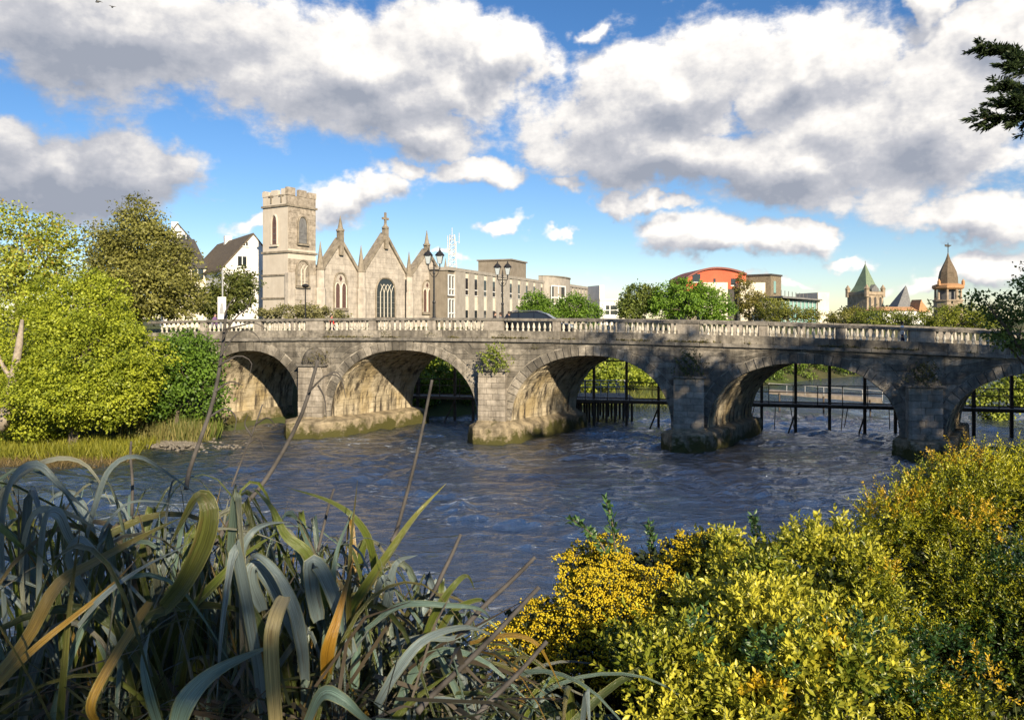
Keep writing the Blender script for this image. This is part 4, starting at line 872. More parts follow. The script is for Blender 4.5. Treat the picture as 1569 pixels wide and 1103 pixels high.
# ================================================================ lamps, sign, car, people
def lantern(T, parent, c, sc_):
    # four sided tapering glass, frame bars, pitched cap with finial
    x, z = c; la = MB(T).add([(x-.13*sc_, -.13*sc_, z), (x+.13*sc_, -.13*sc_, z), (x+.13*sc_, .13*sc_, z), (x-.13*sc_, .13*sc_, z)]+[(x-.24*sc_, -.24*sc_, z+.62*sc_), (x+.24*sc_, -.24*sc_, z+.62*sc_), (x+.24*sc_, .24*sc_, z+.62*sc_), (x-.24*sc_, .24*sc_, z+.62*sc_)], [(3, 2, 1, 0), (4, 5, 6, 7), (0, 1, 5, 4), (1, 2, 6, 5), (2, 3, 7, 6), (3, 0, 4, 7)]).build('lantern', MAT['lampglass'], parent)
    for a, b in ((-1, -1), (1, -1), (1, 1), (-1, 1)): MB(T).tube([(x+.135*a*sc_, .135*b*sc_, z), (x+.245*a*sc_, .245*b*sc_, z+.62*sc_)], .022*sc_, 4).build('frame_bar', MAT['iron'], la)
    m_ = MB(T)
    n = 8; pr = [(.36, .60), (.38, .66), (.20, .88), (.10, .93), (.10, 1.0), (.035, 1.06), (.05, 1.12), (.012, 1.26)]
    vs = []; fs = []
    for r, h in pr:
        for k in range(n): a = math.pi/8+2*math.pi*k/n; vs.append((x+r*sc_*math.cos(a), r*sc_*math.sin(a), z+h*sc_))
    for j in range(len(pr)-1):
        for k in range(n): fs.append((j*n+k, j*n+(k+1) % n, (j+1)*n+(k+1) % n, (j+1)*n+k))
    fs.append(tuple(range(n-1, -1, -1))); m_.add(vs, fs).build('cap', MAT['iron'], la)
    MB(T).tube([(x, 0, z-.42*sc_), (x, 0, z)], [.03*sc_, .06*sc_], 6).build('stem', MAT['iron'], la)
def twin_lamp(label, px, Y, ptop, sc_):
    X = (px-CX)/F*Y; zt_ = H+(HOR-ptop)/F*Y; zd = 6.38
    o = thing('street_lamp', label, 'street lamp', (X, Y, zd), 'twin lantern street lamps on the bridge')
    T = lambda a, b, c: (X+a, Y+b, c); za = zt_-1.75*sc_
    MB().lathe((X, Y, 0), [(.24, zd), (.24, zd+.35), (.17, zd+.45), (.15, zd+1.1), (.19, zd+1.2), (.10, zd+1.35), (.085, zd+2.2), (.12, zd+2.26), (.07, zd+2.4), (.055, za-.3), (.09, za-.22), (.05, za-.1), (.05, za+.25), (.075, za+.3), (.015, za+.75)], 8).build('column', MAT['iron'], o)
    MB(T).tube([(-.46*sc_, 0, za+.05), (-.3*sc_, 0, za-.02), (0, 0, za), (.3*sc_, 0, za-.02), (.46*sc_, 0, za+.05)], .035, 6).build('cross_arm', MAT['iron'], o)
    for sg in (-1, 1):
        MB(T).tube([(0, 0, za-.5), (sg*.15*sc_, 0, za-.42), (sg*.3*sc_, 0, za-.25), (sg*.33*sc_, 0, za-.02)], .022, 5).build('scroll', MAT['iron'], o)
        lantern(T, o, (sg*.44*sc_, za+.45*sc_), sc_)
twin_lamp('tall black twin lantern street lamp in front of the church', 665, 48.9, 378, .86)
twin_lamp('smaller black twin lantern street lamp in front of the office block', 770, 54.6, 398, .84)
X = P(468, 480, 62); pl_ = thing('path_lamp', 'thin short lamp post in front of the church tower', 'lamp post', (X.x, X.y, 6.2))
MB().tube([(X.x, X.y, 6.2), (X.x, X.y, P(468, 441, 62).z)], [.07, .05], 6).build('pole', MAT['iron'], pl_); MB().lathe((X.x, X.y, 0), [(.16, P(468, 441, 62).z), (.28, P(468, 439, 62).z), (.3, P(468, 437, 62).z), (.08, P(468, 435, 62).z)], 8).build('lamp_head', MAT['iron'], pl_)
Yp = 53; X = (341-CX)/F*Yp; sg = thing('banner_post', 'grey pole carrying a white banner at the left end of the bridge', 'sign', (X, Yp, 6.2))
MB().tube([(X, Yp, 6.2), (X, Yp, P(341, 412, Yp).z)], .05, 6).build('pole', MAT['rail'], sg)
bn = MB().box(X-.3, X+.28, Yp-.12, Yp-.06, P(341, 489, Yp).z, P(341, 455, Yp).z).build('banner', MAT['white'], sg)
MB().prism([(X-.18, P(341, 481, Yp).z), (X+.16, P(341, 481, Yp).z), (X+.05, P(341, 464, Yp).z), (X-.08, P(341, 466, Yp).z)], Yp-.135, Yp-.122).build('print', MAT['rail'], bn)
# black car driving over the bridge
sC = s_at(833); cz = 6.385+dz(sC); cO = Vector(Bp(s_at(833)-2.2, 0, cz, 3.2))
Tc = lambda a, b, c: tuple(Vector((cO.x, cO.y, cz))+BU*a-BN*b+Vector((0, 0, c)))
car = thing('parked_car', 'black estate car on the bridge, its roof above the parapet', 'car', Tc(0, 0, 0))
body = [(-2.35, .35), (-2.38, .95), (-2.25, 1.08), (.95, 1.05), (2.15, .88), (2.35, .65), (2.35, .35)]
bd = MB(Tc)
bd.prism(body, -.9, .9); bd.build('body', MAT['carpaint'], car, bevel=.06)
roof = [(-2.2, 1.06), (-1.95, 1.55), (-1.5, 1.68), (.1, 1.70), (.5, 1.6), (1.35, 1.06)]
ins = [(-2.2, 1.06), (-1.9, 1.53), (-1.5, 1.66), (.1, 1.68), (.45, 1.58), (1.35, 1.06)]
n = len(roof); MB(Tc).add([(a, -.84 if c < 1.2 else -.66, c) for a, c in roof]+[(a, .84 if c < 1.2 else .66, c) for a, c in roof], [tuple(range(n)), tuple(range(2*n-1, n-1, -1))]+[((i+1) % n, i, n+i, n+(i+1) % n) for i in range(n)]).build('cabin', MAT['carpaint'], car)
def side(a, c, y): f = (c-1.06)/.6; return (a, y*(.85-.19*f), c)
for y in (-1, 1):
    for q in ([(-1.95, 1.12), (-1.2, 1.12), (-1.2, 1.58), (-1.7, 1.54)], [(-1.1, 1.12), (-.2, 1.12), (-.2, 1.6), (-1.1, 1.6)], [(-.1, 1.12), (1.05, 1.12), (.42, 1.54), (-.1, 1.6)]):
        p = [side(a, c, y) for a, c in q]; MB(Tc).hexa([(a, b+.012*y, c) for a, b, c in p], [(a, b-.01*y, c) for a, b, c in p]).build('side_window', MAT['glass'], car)
    MB(Tc).tube([(-1.7, y*.6, 1.70), (-1.5, y*.6, 1.75), (0, y*.6, 1.76), (.2, y*.6, 1.70)], .025, 5).build('roof_rail', MAT['alloy'], car)
    for a in (-1.45, 1.45):
        wl = MB(Tc).tube([(a, y*.92, .34), (a, y*.70, .34)], .34, 16).build('wheel', MAT['tyre'], car); MB(Tc).tube([(a, y*.935, .34), (a, y*.92, .34)], .21, 10).build('rim', MAT['alloy'], wl)
MB(Tc).hexa([(1.27, -.76, 1.12), (1.27, .76, 1.12), (.56, .64, 1.57), (.56, -.64, 1.57)], [(1.31, -.76, 1.13), (1.31, .76, 1.13), (.60, .64, 1.58), (.60, -.64, 1.58)]).build('windscreen', MAT['glass'], car)
for y in (-1, 1): MB(Tc).box(2.3, 2.38, y*.75-.15, y*.75+.15, .68, .82).build('headlight', MAT['lampglass'], car); MB(Tc).box(-2.41, -2.34, y*.75-.1, y*.75+.1, .7, .98).build('tail_light', MAT['redglass'], car)
# people crossing
def cloth(name, c): return mat(name, c, tuple(x*1.25 for x in c), 8, .85)
SKIN = mat('skin', (.42,.26,.19), (.48,.30,.22), 6, .6); HAIR = mat('hair', (.02,.014,.01), (.05,.035,.025), 20, .6)
def person(label, X, Y, zd, yaw, top, legs, h=1.7, hair=HAIR, stride=.16):
    o = thing('person', label, 'person', (X, Y, zd), 'people walking over the bridge')
    k = h/1.7
    J = [((0,0,.94),.145),((0,0,1.10),.135),((0,.0,1.30),.15),((0,0,1.43),.085),((0,.01,1.50),.055),((0,.02,1.58),.085),((0,.015,1.66),.07),
         ((-.17,0,1.40),.062),((-.22,.03,1.14),.046),((-.20,.13,.90),.034),((-.20,.16,.80),.04),
         ((.17,0,1.40),.062),((.22,-.03,1.14),.046),((.21,.03,.90),.034),((.21,.06,.80),.04),
         ((-.09,0,.86),.095),((-.10,stride,.48),.065),((-.10,stride*1.2,.09),.045),((-.10,stride*1.2+.16,.035),.035),
         ((.09,0,.86),.095),((.10,-stride*.5,.48),.065),((.10,-stride*1.6,.11),.045),((.10,-stride*1.6+.14,.035),.035)]
    E = [(0,1),(1,2),(2,3),(3,4),(4,5),(5,6),(2,7),(7,8),(8,9),(9,10),(2,11),(11,12),(12,13),(13,14),(0,15),(15,16),(16,17),(17,18),(0,19),(19,20),(20,21),(21,22)]
    me = bpy.data.meshes.new('body'); me.from_pydata([Vector(p)*k for p, _ in J], E, []); b = bpy.data.objects.new('body', me); C.objects.link(b)
    md = b.modifiers.new('skin', 'SKIN'); sv = me.skin_vertices[0].data
    for i, (_, r) in enumerate(J): sv[i].radius = (r*k, r*k*(.75 if i in (1, 2, 0) else 1)); sv[i].use_root = (i == 0)
    b.modifiers.new('sub', 'SUBSURF').levels = 2; bpy.context.view_layer.update()
    ev = bpy.data.meshes.new_from_object(b.evaluated_get(bpy.context.evaluated_depsgraph_get())); bpy.data.objects.remove(b); ev.name = 'body'
    ev.materials.clear()
    for m_ in (SKIN, top, legs): ev.materials.append(m_)
    for p in ev.polygons:
        z = p.center.z/k; x = abs(p.center.x)/k
        p.material_index = 0 if z > 1.475 or (x > .15 and z < .86 and z > .74) else (2 if z < .93 and x < .19 else 1)
        p.use_smooth = True
    rot = Matrix.Translation((X, Y, zd)) @ Matrix.Rotation(yaw, 4, 'Z'); ev.transform(rot)
    ob = link('body', ev, o)
    T = lambda a, b_, c: tuple(rot @ Vector((a*k, b_*k, c*k)))
    vs = []; fs = []; nr, na = 5, 10
    for j in range(nr+1):
        ph = math.pi/2*j/nr
        for i in range(na): th = 2*math.pi*i/na; dn = -.05 if math.sin(th) < .1 else .03; vs.append((.098*math.cos(th)*math.cos(ph), -.005+.108*math.sin(th)*math.cos(ph), 1.61+dn*math.cos(ph)+.125*math.sin(ph)))
    for j in range(nr):
        for i in range(na): fs.append((j*na+i, j*na+(i+1) % na, (j+1)*na+(i+1) % na, (j+1)*na+i))
    MB(T).add(vs, fs).build('hair', hair, o, smooth=True)
    for x in (-.033, .033): MB(T).lathe((x, .098, 1.605), [(.002, -.011), (.011, 0), (.002, .011)], 6).build('eye', HAIR, o)
    MB(T).add([(-.014, .098, 1.565), (.014, .098, 1.565), (0, .098, 1.61), (0, .122, 1.567)], [(0, 1, 3), (1, 2, 3), (2, 0, 3), (0, 2, 1)]).build('nose', SKIN, o)
    MB(T).box(-.022, .022, .088, .099, 1.538, 1.547).build('mouth', MAT['redglass'], o)
yb = math.atan2(BU.y, BU.x)-math.pi/2
def on_deck(px, t): 
    for s in np.arange(-25, 35, .02):
        q = Bp(s, 0, 0, t)
        if (q[0]/q[1]*F+CX) >= px: return s, q
BLK, RED, PUR, WHT, DEN, GRY = cloth('black coat', (.015,.015,.018)), cloth('red jacket', (.5,.03,.03)), cloth('purple coat', (.16,.09,.2)), cloth('white shirt', (.7,.7,.72)), cloth('denim', (.05,.07,.14)), cloth('grey coat', (.12,.12,.13))
for px, t, tp, lg, lb, hh, fl in ((758, 1.1, BLK, DEN, 'person in black coat left of the right street lamp on the bridge', 1.62, 0), (767, 1.5, GRY, BLK, 'person in grey coat directly below the right street lamp', 1.60, 1), (780, 1.0, BLK, BLK, 'dark clothed person just right of the right street lamp', 1.66, 1),
        (508, 1.0, RED, DEN, 'person in red jacket behind the balusters below the church tower', 1.5, 0), (329, 1.2, PUR, GRY, 'person in purple coat beside the white banner', 1.72, 0), (1382, .9, WHT, DEN, 'person in white shirt behind the balusters at the right end of the bridge', 1.55, 0)):
    s, q = on_deck(px, t); person(lb, q[0], q[1], 6.383+dz(s), yb+(math.pi if fl else 0), tp, lg, hh)
# gulls
def gull(label, px, py, Y, span, yaw):
    c = P(px, py, Y); o = thing('bird', label, 'bird', c, 'birds in the sky'); T = lambda a, b, z: tuple(Vector(c)+Matrix.Rotation(yaw, 3, 'Z') @ Vector((a*span, b*span, z*span)))
    MB(T).tube([(0, -.28, 0), (0, -.2, .0), (0, 0, 0), (0, .2, .01), (0, .3, .02), (0, .36, .01)], [.012, .05, .085, .06, .05, .01], 8).build('body', MAT['leadspire'], o, smooth=True)
    for s_ in (-1, 1): MB(T).hexa([(s_*.05, -.1, .02), (s_*.28, -.06, .14), (s_*.52, -.16, .08), (s_*.05, .1, .02)], [(s_*.05, -.1, .045), (s_*.28, -.03, .16), (s_*.5, -.12, .09), (s_*.05, .12, .045)]).build('wing', MAT['leadspire'], o)
gull('dark bird high in the cloud at the top left', 172, 11, 60, .55, .6); gull('grey bird with spread wings at the upper left edge of the sky', 150, 3, 55, .7, 1.2)
# ================================================================ trees and bushes
def crown_pts(lobes, n, clump=.5, spread=.35, shell=.55):
    """leaf positions gathered in clumps through the outer volume of the lobes; lobes: (centre, (rx, ry, rz))"""
    wgt = np.array([r[0]*r[2]+r[0]*r[1] for _, r in lobes]); wgt = wgt/wgt.sum()
    nc = max(12, int(n/45)); li = RS.choice(len(lobes), nc, p=wgt); c = np.array([lobes[i][0] for i in li]); r = np.array([lobes[i][1] for i in li])
    d = unit(RS.normal(size=(nc, 3))); rad = (shell+(1-shell)*RS.uniform(0, 1, (nc, 1)))*RS.uniform(.85, 1.1, (nc, 1))
    cp = c+d*r*rad; ci = RS.choice(nc, n)
    p = cp[ci]+RS.normal(size=(n, 3))*spread*np.array([1, 1, .7])*RS.uniform(.5, 1.2, (nc, 1))[ci]
    return p, d[ci], RS.uniform(0, 1, (nc, 1))[ci], ci
def crown(name, parent, lobes, n, size, c1, c2, spread, shell=.55, droop=-.2, width=.65, m='leaf', autumn=None):
    p, d, t, _ = crown_pts(lobes, n, spread=spread, shell=shell); ax = d*.7+RS.normal(size=(n, 3))*.8+np.array([0, 0, droop])
    t = np.clip(t*.75+RS.uniform(-.1, .35, (n, 1)), 0, 1); col = np.array(c1)*(1-t)+np.array(c2)*t
    if autumn is not None: q = RS.uniform(0, 1, n) < autumn[1]; col[q] = np.array(autumn[0])*RS.uniform(.7, 1.2, (q.sum(), 1))
    return leaves(name, p, ax, RS.uniform(.65, 1.3, n)*size, col, MAT[m], parent, width=width, up=d+np.array([0, -.2, .5]), flat=.45)
def tree(name, label, base, lobes, n, size, c1, c2, spread=.4, trunk_r=.2, cat='tree', group=None, shell=.55, limbs=6, m='leaf', autumn=None, droop=-.2, width=.65):
    o = thing(name, label, cat, base, group); b = Vector(base); tb = MB()
    top = max((l for l in lobes), key=lambda l: l[0][2]); cen = sum((Vector(l[0]) for l in lobes), Vector())/len(lobes)
    fork = b.lerp(Vector((cen.x, cen.y, cen.z)), .55); up = Vector(top[0])
    tb.tube([b-Vector((0, 0, .4)), b.lerp(fork, .5)+Vector((.05*trunk_r, 0, 0)), fork, fork.lerp(up, .6)+Vector((trunk_r, 0, 0)), up], [trunk_r*1.25, trunk_r, trunk_r*.8, trunk_r*.4, trunk_r*.1], 7)
    for i in range(limbs):
        l = lobes[i % len(lobes)]; e_ = Vector(l[0])+Vector([random.uniform(-.7, .7)*l[1][j] for j in range(3)]); s_ = b.lerp(fork, random.uniform(.6, 1)).lerp(fork, .5); mid = s_.lerp(e_, .5)+Vector((0, 0, (e_-s_).length*.08))
        tb.tube([s_, mid, e_], [trunk_r*.45, trunk_r*.28, trunk_r*.06], 5)
        for j in range(3): f = e_+Vector([random.uniform(-.6, .6)*l[1][q] for q in range(3)]); tb.tube([mid.lerp(e_, random.uniform(0, .6)), f], [trunk_r*.14, trunk_r*.03], 4)
    tb.build('trunk', MAT['bark'], o, fix=False)
    crown('crown', o, lobes, n, size, c1, c2, spread, shell, autumn=autumn, m=m, droop=droop, width=width); return o
def lob(px, py, Y, rx, ry, rd=None):
    """a lobe of foliage: photo centre, distance, half width and height in photo pixels, depth in metres"""
    c = P(px, py, Y); k = Y/F; return ((c.x, c.y, c.z), (rx*k, rd if rd else rx*k*.9, ry*k))
YG1, YG2 = (.14,.19,.012), (.50,.55,.05)
def gp(px, Y): x = (px-CX)/F*Y; return (x, Y, gz(x, Y))
# left bank
tree('willow_bush', 'huge sunlit yellow green bush filling the left bank', gp(110, 43), [lob(150, 560, 43, 105, 95), lob(60, 600, 43, 80, 80), lob(180, 545, 44, 45, 50), lob(130, 480, 45, 75, 50), lob(95, 600, 41.8, 95, 44), lob(20, 540, 44, 60, 90), lob(165, 600, 42.3, 62, 50), lob(100, 445, 45.5, 34, 26), lob(165, 445, 45.5, 26, 22), lob(205, 575, 43.5, 34, 40), lob(60, 455, 45, 24, 30), lob(175, 470, 45, 12, 22), lob(140, 425, 46, 14, 18), lob(90, 500, 43.5, 40, 40)], 85000, .165, YG1, YG2, .30, .25, 'bush', shell=.6, limbs=9)
tree('leafy_tree', 'tall airy light green tree at the left edge with sky showing through', gp(20, 55), [lob(30, 345, 55, 55, 38), lob(75, 372, 55, 45, 36), lob(-20, 400, 55, 60, 60), lob(40, 420, 54, 50, 40), lob(95, 410, 55, 32, 35), lob(15, 470, 54, 60, 40)], 12000, .25, (.22,.27,.03), (.52,.56,.09), .5, .22, limbs=12, shell=.35, autumn=((.35,.26,.04), .1))
tree('copper_tree', 'broad conical brown green tree between the left edge and the white houses', gp(212, 66), [lob(212, 335, 66, 28, 32), lob(212, 372, 66, 58, 34), lob(178, 405, 66, 50, 40), lob(248, 405, 66, 48, 44), lob(215, 440, 65, 82, 46), lob(165, 455, 65, 45, 45), lob(270, 455, 66, 42, 40), lob(150, 365, 66, 22, 22)], 44000, .25, (.09,.095,.02), (.36,.35,.09), .5, .4, shell=.68, limbs=9)
tree('dark_bush', 'dark green bush at the bridge end right of the yellow green bush', gp(265, 46.5), [lob(262, 570, 46.5, 58, 52), lob(300, 565, 47, 40, 50), lob(235, 600, 45.5, 40, 40), lob(318, 610, 46.5, 26, 45), lob(275, 535, 47.5, 38, 28)], 15000, .20, (.045,.10,.012), (.20,.33,.04), .38, .18, 'bush', shell=.65)
tree('small_tree', 'small green tree in front of the white houses by the church tower', gp(352, 78), [lob(350, 450, 78, 42, 34), lob(372, 438, 78, 24, 28), lob(325, 465, 77, 28, 26)], 9000, .28, (.06,.085,.018), (.19,.21,.05), .4, .16)
tree('hedge_bush', 'low pale hedge along the foot of the church tower', gp(455, 72), [lob(410, 484, 72, 20, 12), lob(440, 478, 72, 24, 14), lob(475, 478, 72, 26, 13), lob(510, 484, 72, 22, 10)], 5000, .22, (.13,.13,.04), (.34,.32,.14), .25, .05, 'hedge', limbs=4)
# pale trunk inside the big bush
MAT['palebark'] = mat('pale bark', (.22,.18,.14), (.42,.36,.29), 5, .9, .02, 15)
tr = thing('leaning_trunk', 'pale bare leaning trunk at the far left of the bank', 'tree', gp(12, 41.0)); a, b = P(8, 640, 41), P(30, 525, 40.6)
MB().tube([P(0, 655, 41), a, a.lerp(b, .5)+Vector((.05, 0, 0)), b, P(34, 490, 41)], [.38, .3, .24, .18, .08], 8).build('trunk', MAT['palebark'], tr, smooth=True); MB().tube([a.lerp(b, .5), P(4, 560, 41.2), P(-8, 530, 41.5)], [.14, .1, .04], 6).build('branch', MAT['palebark'], tr)
# between and behind the buildings
for nm, lb, px, Y, lo, n, sz, c1, c2 in (
 ('round_tree', 'bright green round tree left of the rounded stair bay', 820, 84, [lob(820, 468, 84, 22, 20), lob(808, 480, 84, 16, 16), lob(832, 480, 84, 17, 16)], 6500, .24, (.07,.14,.015), (.22,.36,.045)),
 ('round_tree', 'bright green round tree in front of the receding office wing', 882, 88, [lob(880, 470, 88, 24, 20), lob(862, 480, 88, 18, 18), lob(902, 482, 88, 20, 16)], 7500, .24, (.07,.14,.015), (.22,.36,.045)),
 ('broad_tree', 'darker rounded tree right of the white building', 980, 100, [lob(978, 460, 100, 26, 27), lob(968, 475, 100, 22, 22), lob(1000, 455, 101, 20, 20)], 9000, .28, (.07,.11,.02), (.24,.29,.06)),
 ('broad_tree', 'large bright green tree in front of the red curved roof', 1055, 98, [lob(1045, 455, 98, 42, 28), lob(1080, 465, 98, 38, 28), lob(1020, 470, 98, 28, 24), lob(1100, 475, 97, 24, 22)], 17000, .27, (.08,.17,.015), (.26,.42,.05)),
 ('thin_tree', 'thin brownish tree against the cream block right of the red building', 1148, 104, [lob(1142, 450, 104, 16, 24), lob(1152, 475, 104, 22, 18), lob(1165, 458, 104, 12, 14), lob(1135, 425, 104, 7, 8)], 5200, .24, (.11,.10,.025), (.30,.27,.06)),
 ('loose_bush', 'yellow green bush in front of the green glass building', 1200, 100, [lob(1185, 475, 100, 26, 20), lob(1215, 480, 100, 22, 14), lob(1240, 484, 100, 18, 10)], 5500, .24, (.10,.12,.02), (.28,.29,.05)),
 ('loose_bush', 'small olive bush right of the cream end wall', 1295, 96, [lob(1285, 488, 96, 22, 10), lob(1310, 484, 96, 18, 12)], 3000, .22, (.12,.12,.025), (.30,.29,.06)),
 ('broad_bush', 'green bush below the far green spire', 1345, 92, [lob(1335, 487, 92, 28, 14), lob(1370, 490, 92, 26, 12), lob(1395, 488, 92, 22, 12)], 5500, .22, (.09,.13,.02), (.27,.30,.04)),
 ('broad_bush', 'wide sunny green bush below the brown spire', 1460, 88, [lob(1440, 487, 88, 34, 18), lob(1480, 484, 88, 34, 20), lob(1505, 492, 88, 28, 16)], 8000, .22, (.10,.14,.015), (.31,.33,.04)),
 ):
    tree(nm, lb, (P(px, 0, Y).x, Y, GZ), lo, n, sz, c1, c2, .34, .14, 'tree' if 'tree' in nm else 'bush', shell=.6, limbs=5)
# greenery on the far bank seen through the arches
for lb, px, Y, lo, n, c1, c2 in (
 ('bright bushes on the bank seen through the second arch', 690, 66, [lob(655, 575, 61, 45, 36, 2), lob(700, 562, 62, 40, 38, 2), lob(725, 600, 62.5, 34, 26, 1.6), lob(640, 605, 60.5, 36, 26, 1.6)], 8000, (.09,.15,.02), (.33,.42,.05)),
 ('sunny hedge on the bank seen through the middle arch', 960, 80, [lob(915, 570, 69, 42, 30, 2), lob(960, 566, 72, 40, 30, 2), lob(1000, 568, 75, 40, 28, 2), lob(1035, 575, 76.5, 30, 24, 2), lob(880, 565, 68, 30, 30, 2)], 9000, (.14,.20,.02), (.45,.52,.06)),
 ('dark bushes on the bank seen through the fourth arch', 1230, 100, [lob(1150, 562, 86, 45, 22, 2.5), lob(1185, 560, 89, 45, 22, 2.5), lob(1235, 556, 94, 45, 24, 2.5), lob(1290, 556, 99.5, 50, 22, 2.5), lob(1345, 556, 104, 50, 24, 2.5), lob(1400, 556, 109, 50, 24, 2.5)], 12000, (.06,.11,.015), (.22,.31,.04)),
 ('sunlit bushes on the bank seen through the rightmost arch', 1540, 100, [lob(1490, 562, 118, 50, 22, 3), lob(1550, 562, 124, 50, 24, 3), lob(1610, 560, 131, 60, 26, 3)], 7000, (.12,.18,.02), (.42,.5,.06))):
    x = (px-CX)/F*Y; tree('bank_bush', lb, (x, Y, min(6, gz(x, Y))), lo, n, .27, c1, c2, .38, .1, 'bush', shell=.55, limbs=4)
tree('waterside_willow', 'drooping green willow over the water behind the rightmost arch', (47, 54, gz(47, 54)), [lob(1545, 600, 57, 45, 26, 2), lob(1505, 612, 57.5, 24, 22, 1.5), lob(1600, 595, 57, 60, 36, 2.5), lob(1530, 640, 57, 22, 18, 1.2)], 7000, .26, (.10,.15,.02), (.38,.44,.06), .34, .14, droop=-.7)
dl = [lob(px, 480-4*abs(math.sin(px)), 420, 60, 9, 6) for px in range(-900, 2500, 60)]
tag(crown('distant_treeline', None, dl, 9000, 2.0, (.03,.04,.02), (.08,.09,.04), 2.2), 'far dark treeline on the horizon', 'treeline', kind='stuff')
# gravel bar and reeds below the left bank
q = [P(px, py, 1) for px, py in ()]
def blobmesh(name, cx, cy, rx, ry, h, m):
    n = 26; m_ = 8; V = []; 
    for j in range(m_+1):
        f = j/m_
        for i in range(n): a = 2*math.pi*i/n; wob = 1+.18*math.sin(3*a+1)+.1*math.sin(5*a); V.append((cx+rx*f*wob*math.cos(a), cy+ry*f*wob*math.sin(a), -.25+(h+.25)*(1-f**2)+random.uniform(-.02, .03)))
    return MB().add(V, [(j*n+i, j*n+(i+1) % n, (j+1)*n+(i+1) % n, (j+1)*n+i) for j in range(m_) for i in range(n)]).build(name, m)
tag(blobmesh('gravel_bar', -20.6, 44.8, 3.0, 1.5, .22, MAT['gravel']), 'pale gravel bar at the foot of the left bank', 'gravel', kind='structure')
n = 700; st_ = MB()
for i in range(n):
    x, y = random.gauss(-20.6, 1.6), random.gauss(44.7, .75); r = random.uniform(.05, .14); st_.lathe((x, y, max(0, .2-((x+20.6)/3)**2*.25)), [(r*.6, -.05), (r, .02), (r*.5, r*.7)], 5, random.uniform(0, 6))
tag(st_.build('pebbles', MAT['gravel']), 'loose pebbles on the gravel bar', 'gravel', kind='stuff')
def reeds(label, pxa, pxb, Y, n, h, c1, c2, dep=1.2, lean=.18):
    x = RS.uniform((pxa-CX)/F*Y, (pxb-CX)/F*Y, n); y = Y+RS.uniform(-dep, dep, n); z = np.maximum(ground_h(x, y), -.1); t = RS.uniform(0, 1, (n, 1))
    ax = np.stack([RS.normal(0, lean, n), RS.normal(0, lean, n), np.ones(n)], -1)
    o = leaves('reeds', np.stack([x, y, z-.05], -1), ax, RS.uniform(.55, 1.15, n)*h, np.array(c1)*(1-t)+np.array(c2)*t, MAT['leaf'], width=.045); tag(o, label, 'grass', kind='stuff')
reeds('pale reeds at the water edge right of the big bush', 195, 320, 46.2, 2600, 1.5, (.10,.13,.03), (.36,.31,.12))
reeds('green waterside grass below the dark bush', 180, 330, 47.4, 2000, 1.8, (.06,.11,.02), (.20,.25,.05))
reeds('rough yellow green grass along the left bank', -60, 215, 42.2, 7500, 1.0, (.14,.16,.02), (.34,.33,.04), 2.2, .4)
reeds('dry tangled grass at the left water edge', -60, 190, 39.8, 3500, .6, (.12,.09,.04), (.30,.22,.09), 1.6, .7)
reeds('grass on the far bank behind the arches', 600, 1100, 68, 5000, .9, (.12,.15,.02), (.32,.32,.06), 7, .4)
def near_grass():
    n = 26000; x = RS.uniform(-9, 16, n); y = RS.uniform(-2, 19, n); d, far = river_dist(x, y); k = (d > .2) & (~far); x, y = x[k], y[k]; z = ground_h(x, y); n = len(x); t = RS.uniform(0, 1, (n, 1))
    ax = np.stack([RS.normal(0, .4, n), RS.normal(0, .4, n), np.ones(n)], -1)
    tag(leaves('bank_grass', np.stack([x, y, z-.03], -1), ax, RS.uniform(.12, .42, n), np.array((.05,.075,.02))*(1-t)+np.array((.20,.22,.06))*t, MAT['leaf'], width=.06), 'rough grass on the near bank below the shrubs', 'grass', kind='stuff')
near_grass()
# ================================================================ right hand trees
def needle_spray(p0, d, L_, n):
    f = RS.uniform(0, 1, n)**.8; side_ = unit(np.cross(d, [0, 0, 1])); w_ = RS.normal(0, 1, (n, 1))*.16*L_*(1.1-f)[:, None]
    p = np.array(p0)+f[:, None]*np.array(d)*L_+w_*side_+RS.normal(size=(n, 3))*.035*L_
    ax = np.array(d)+np.sign(w_)*side_*.8+RS.normal(size=(n, 3))*.35; return p, ax
con = thing('yew_tree', 'dark conifer with boughs reaching in at the upper right corner', 'tree', (15.5, 14.5, gz(15.5, 14.5)))
tb = MB().tube([(15.5, 14.5, 1.0), (15.4, 14.5, 8), (15.5, 14.5, 18)], [.45, .32, .06], 8); PP = []; AA = []
boughs = [((1502, 182), (1590, 178), 12.5), ((1506, 70), (1575, 92), 13), ((1540, 130), (1610, 150), 13), ((1552, 98), (1630, 110), 12), ((1535, 155), (1610, 175), 12.3)]
for tip, root, Y in boughs:
    t_ = Vector(P(tip[0], tip[1], Y)); r_ = Vector(P(root[0], root[1], Y+.3)); tb.tube([(15.4, 14.5, r_.z-.6), r_.lerp(Vector((15.4, 14.5, r_.z)), .4), r_, r_.lerp(t_, .6), t_], [.16, .1, .05, .03, .008], 5)
    for i in range(26):
        f = random.uniform(0, 1); p = r_.lerp(t_, f); d = (t_-r_).normalized()*.8+Vector((random.uniform(-.5, .3), random.uniform(-.6, .6), random.uniform(-.55, .5))); d.normalize()
        a, b = needle_spray(p, np.array(d), random.uniform(.18, .42), 80); PP.append(a); AA.append(b)
    rr_ = Vector((15.4, 14.5, r_.z-.6))
    for i in range(70):
        f = random.uniform(.15, 1); p = rr_.lerp(r_, f); d = ((t_-rr_).normalized()+Vector((random.uniform(-.6, .6), random.uniform(-.9, .9), random.uniform(-.6, .4)))).normalized()
        a, b = needle_spray(p, np.array(d), random.uniform(.3, .75), 60); PP.append(a); AA.append(b)
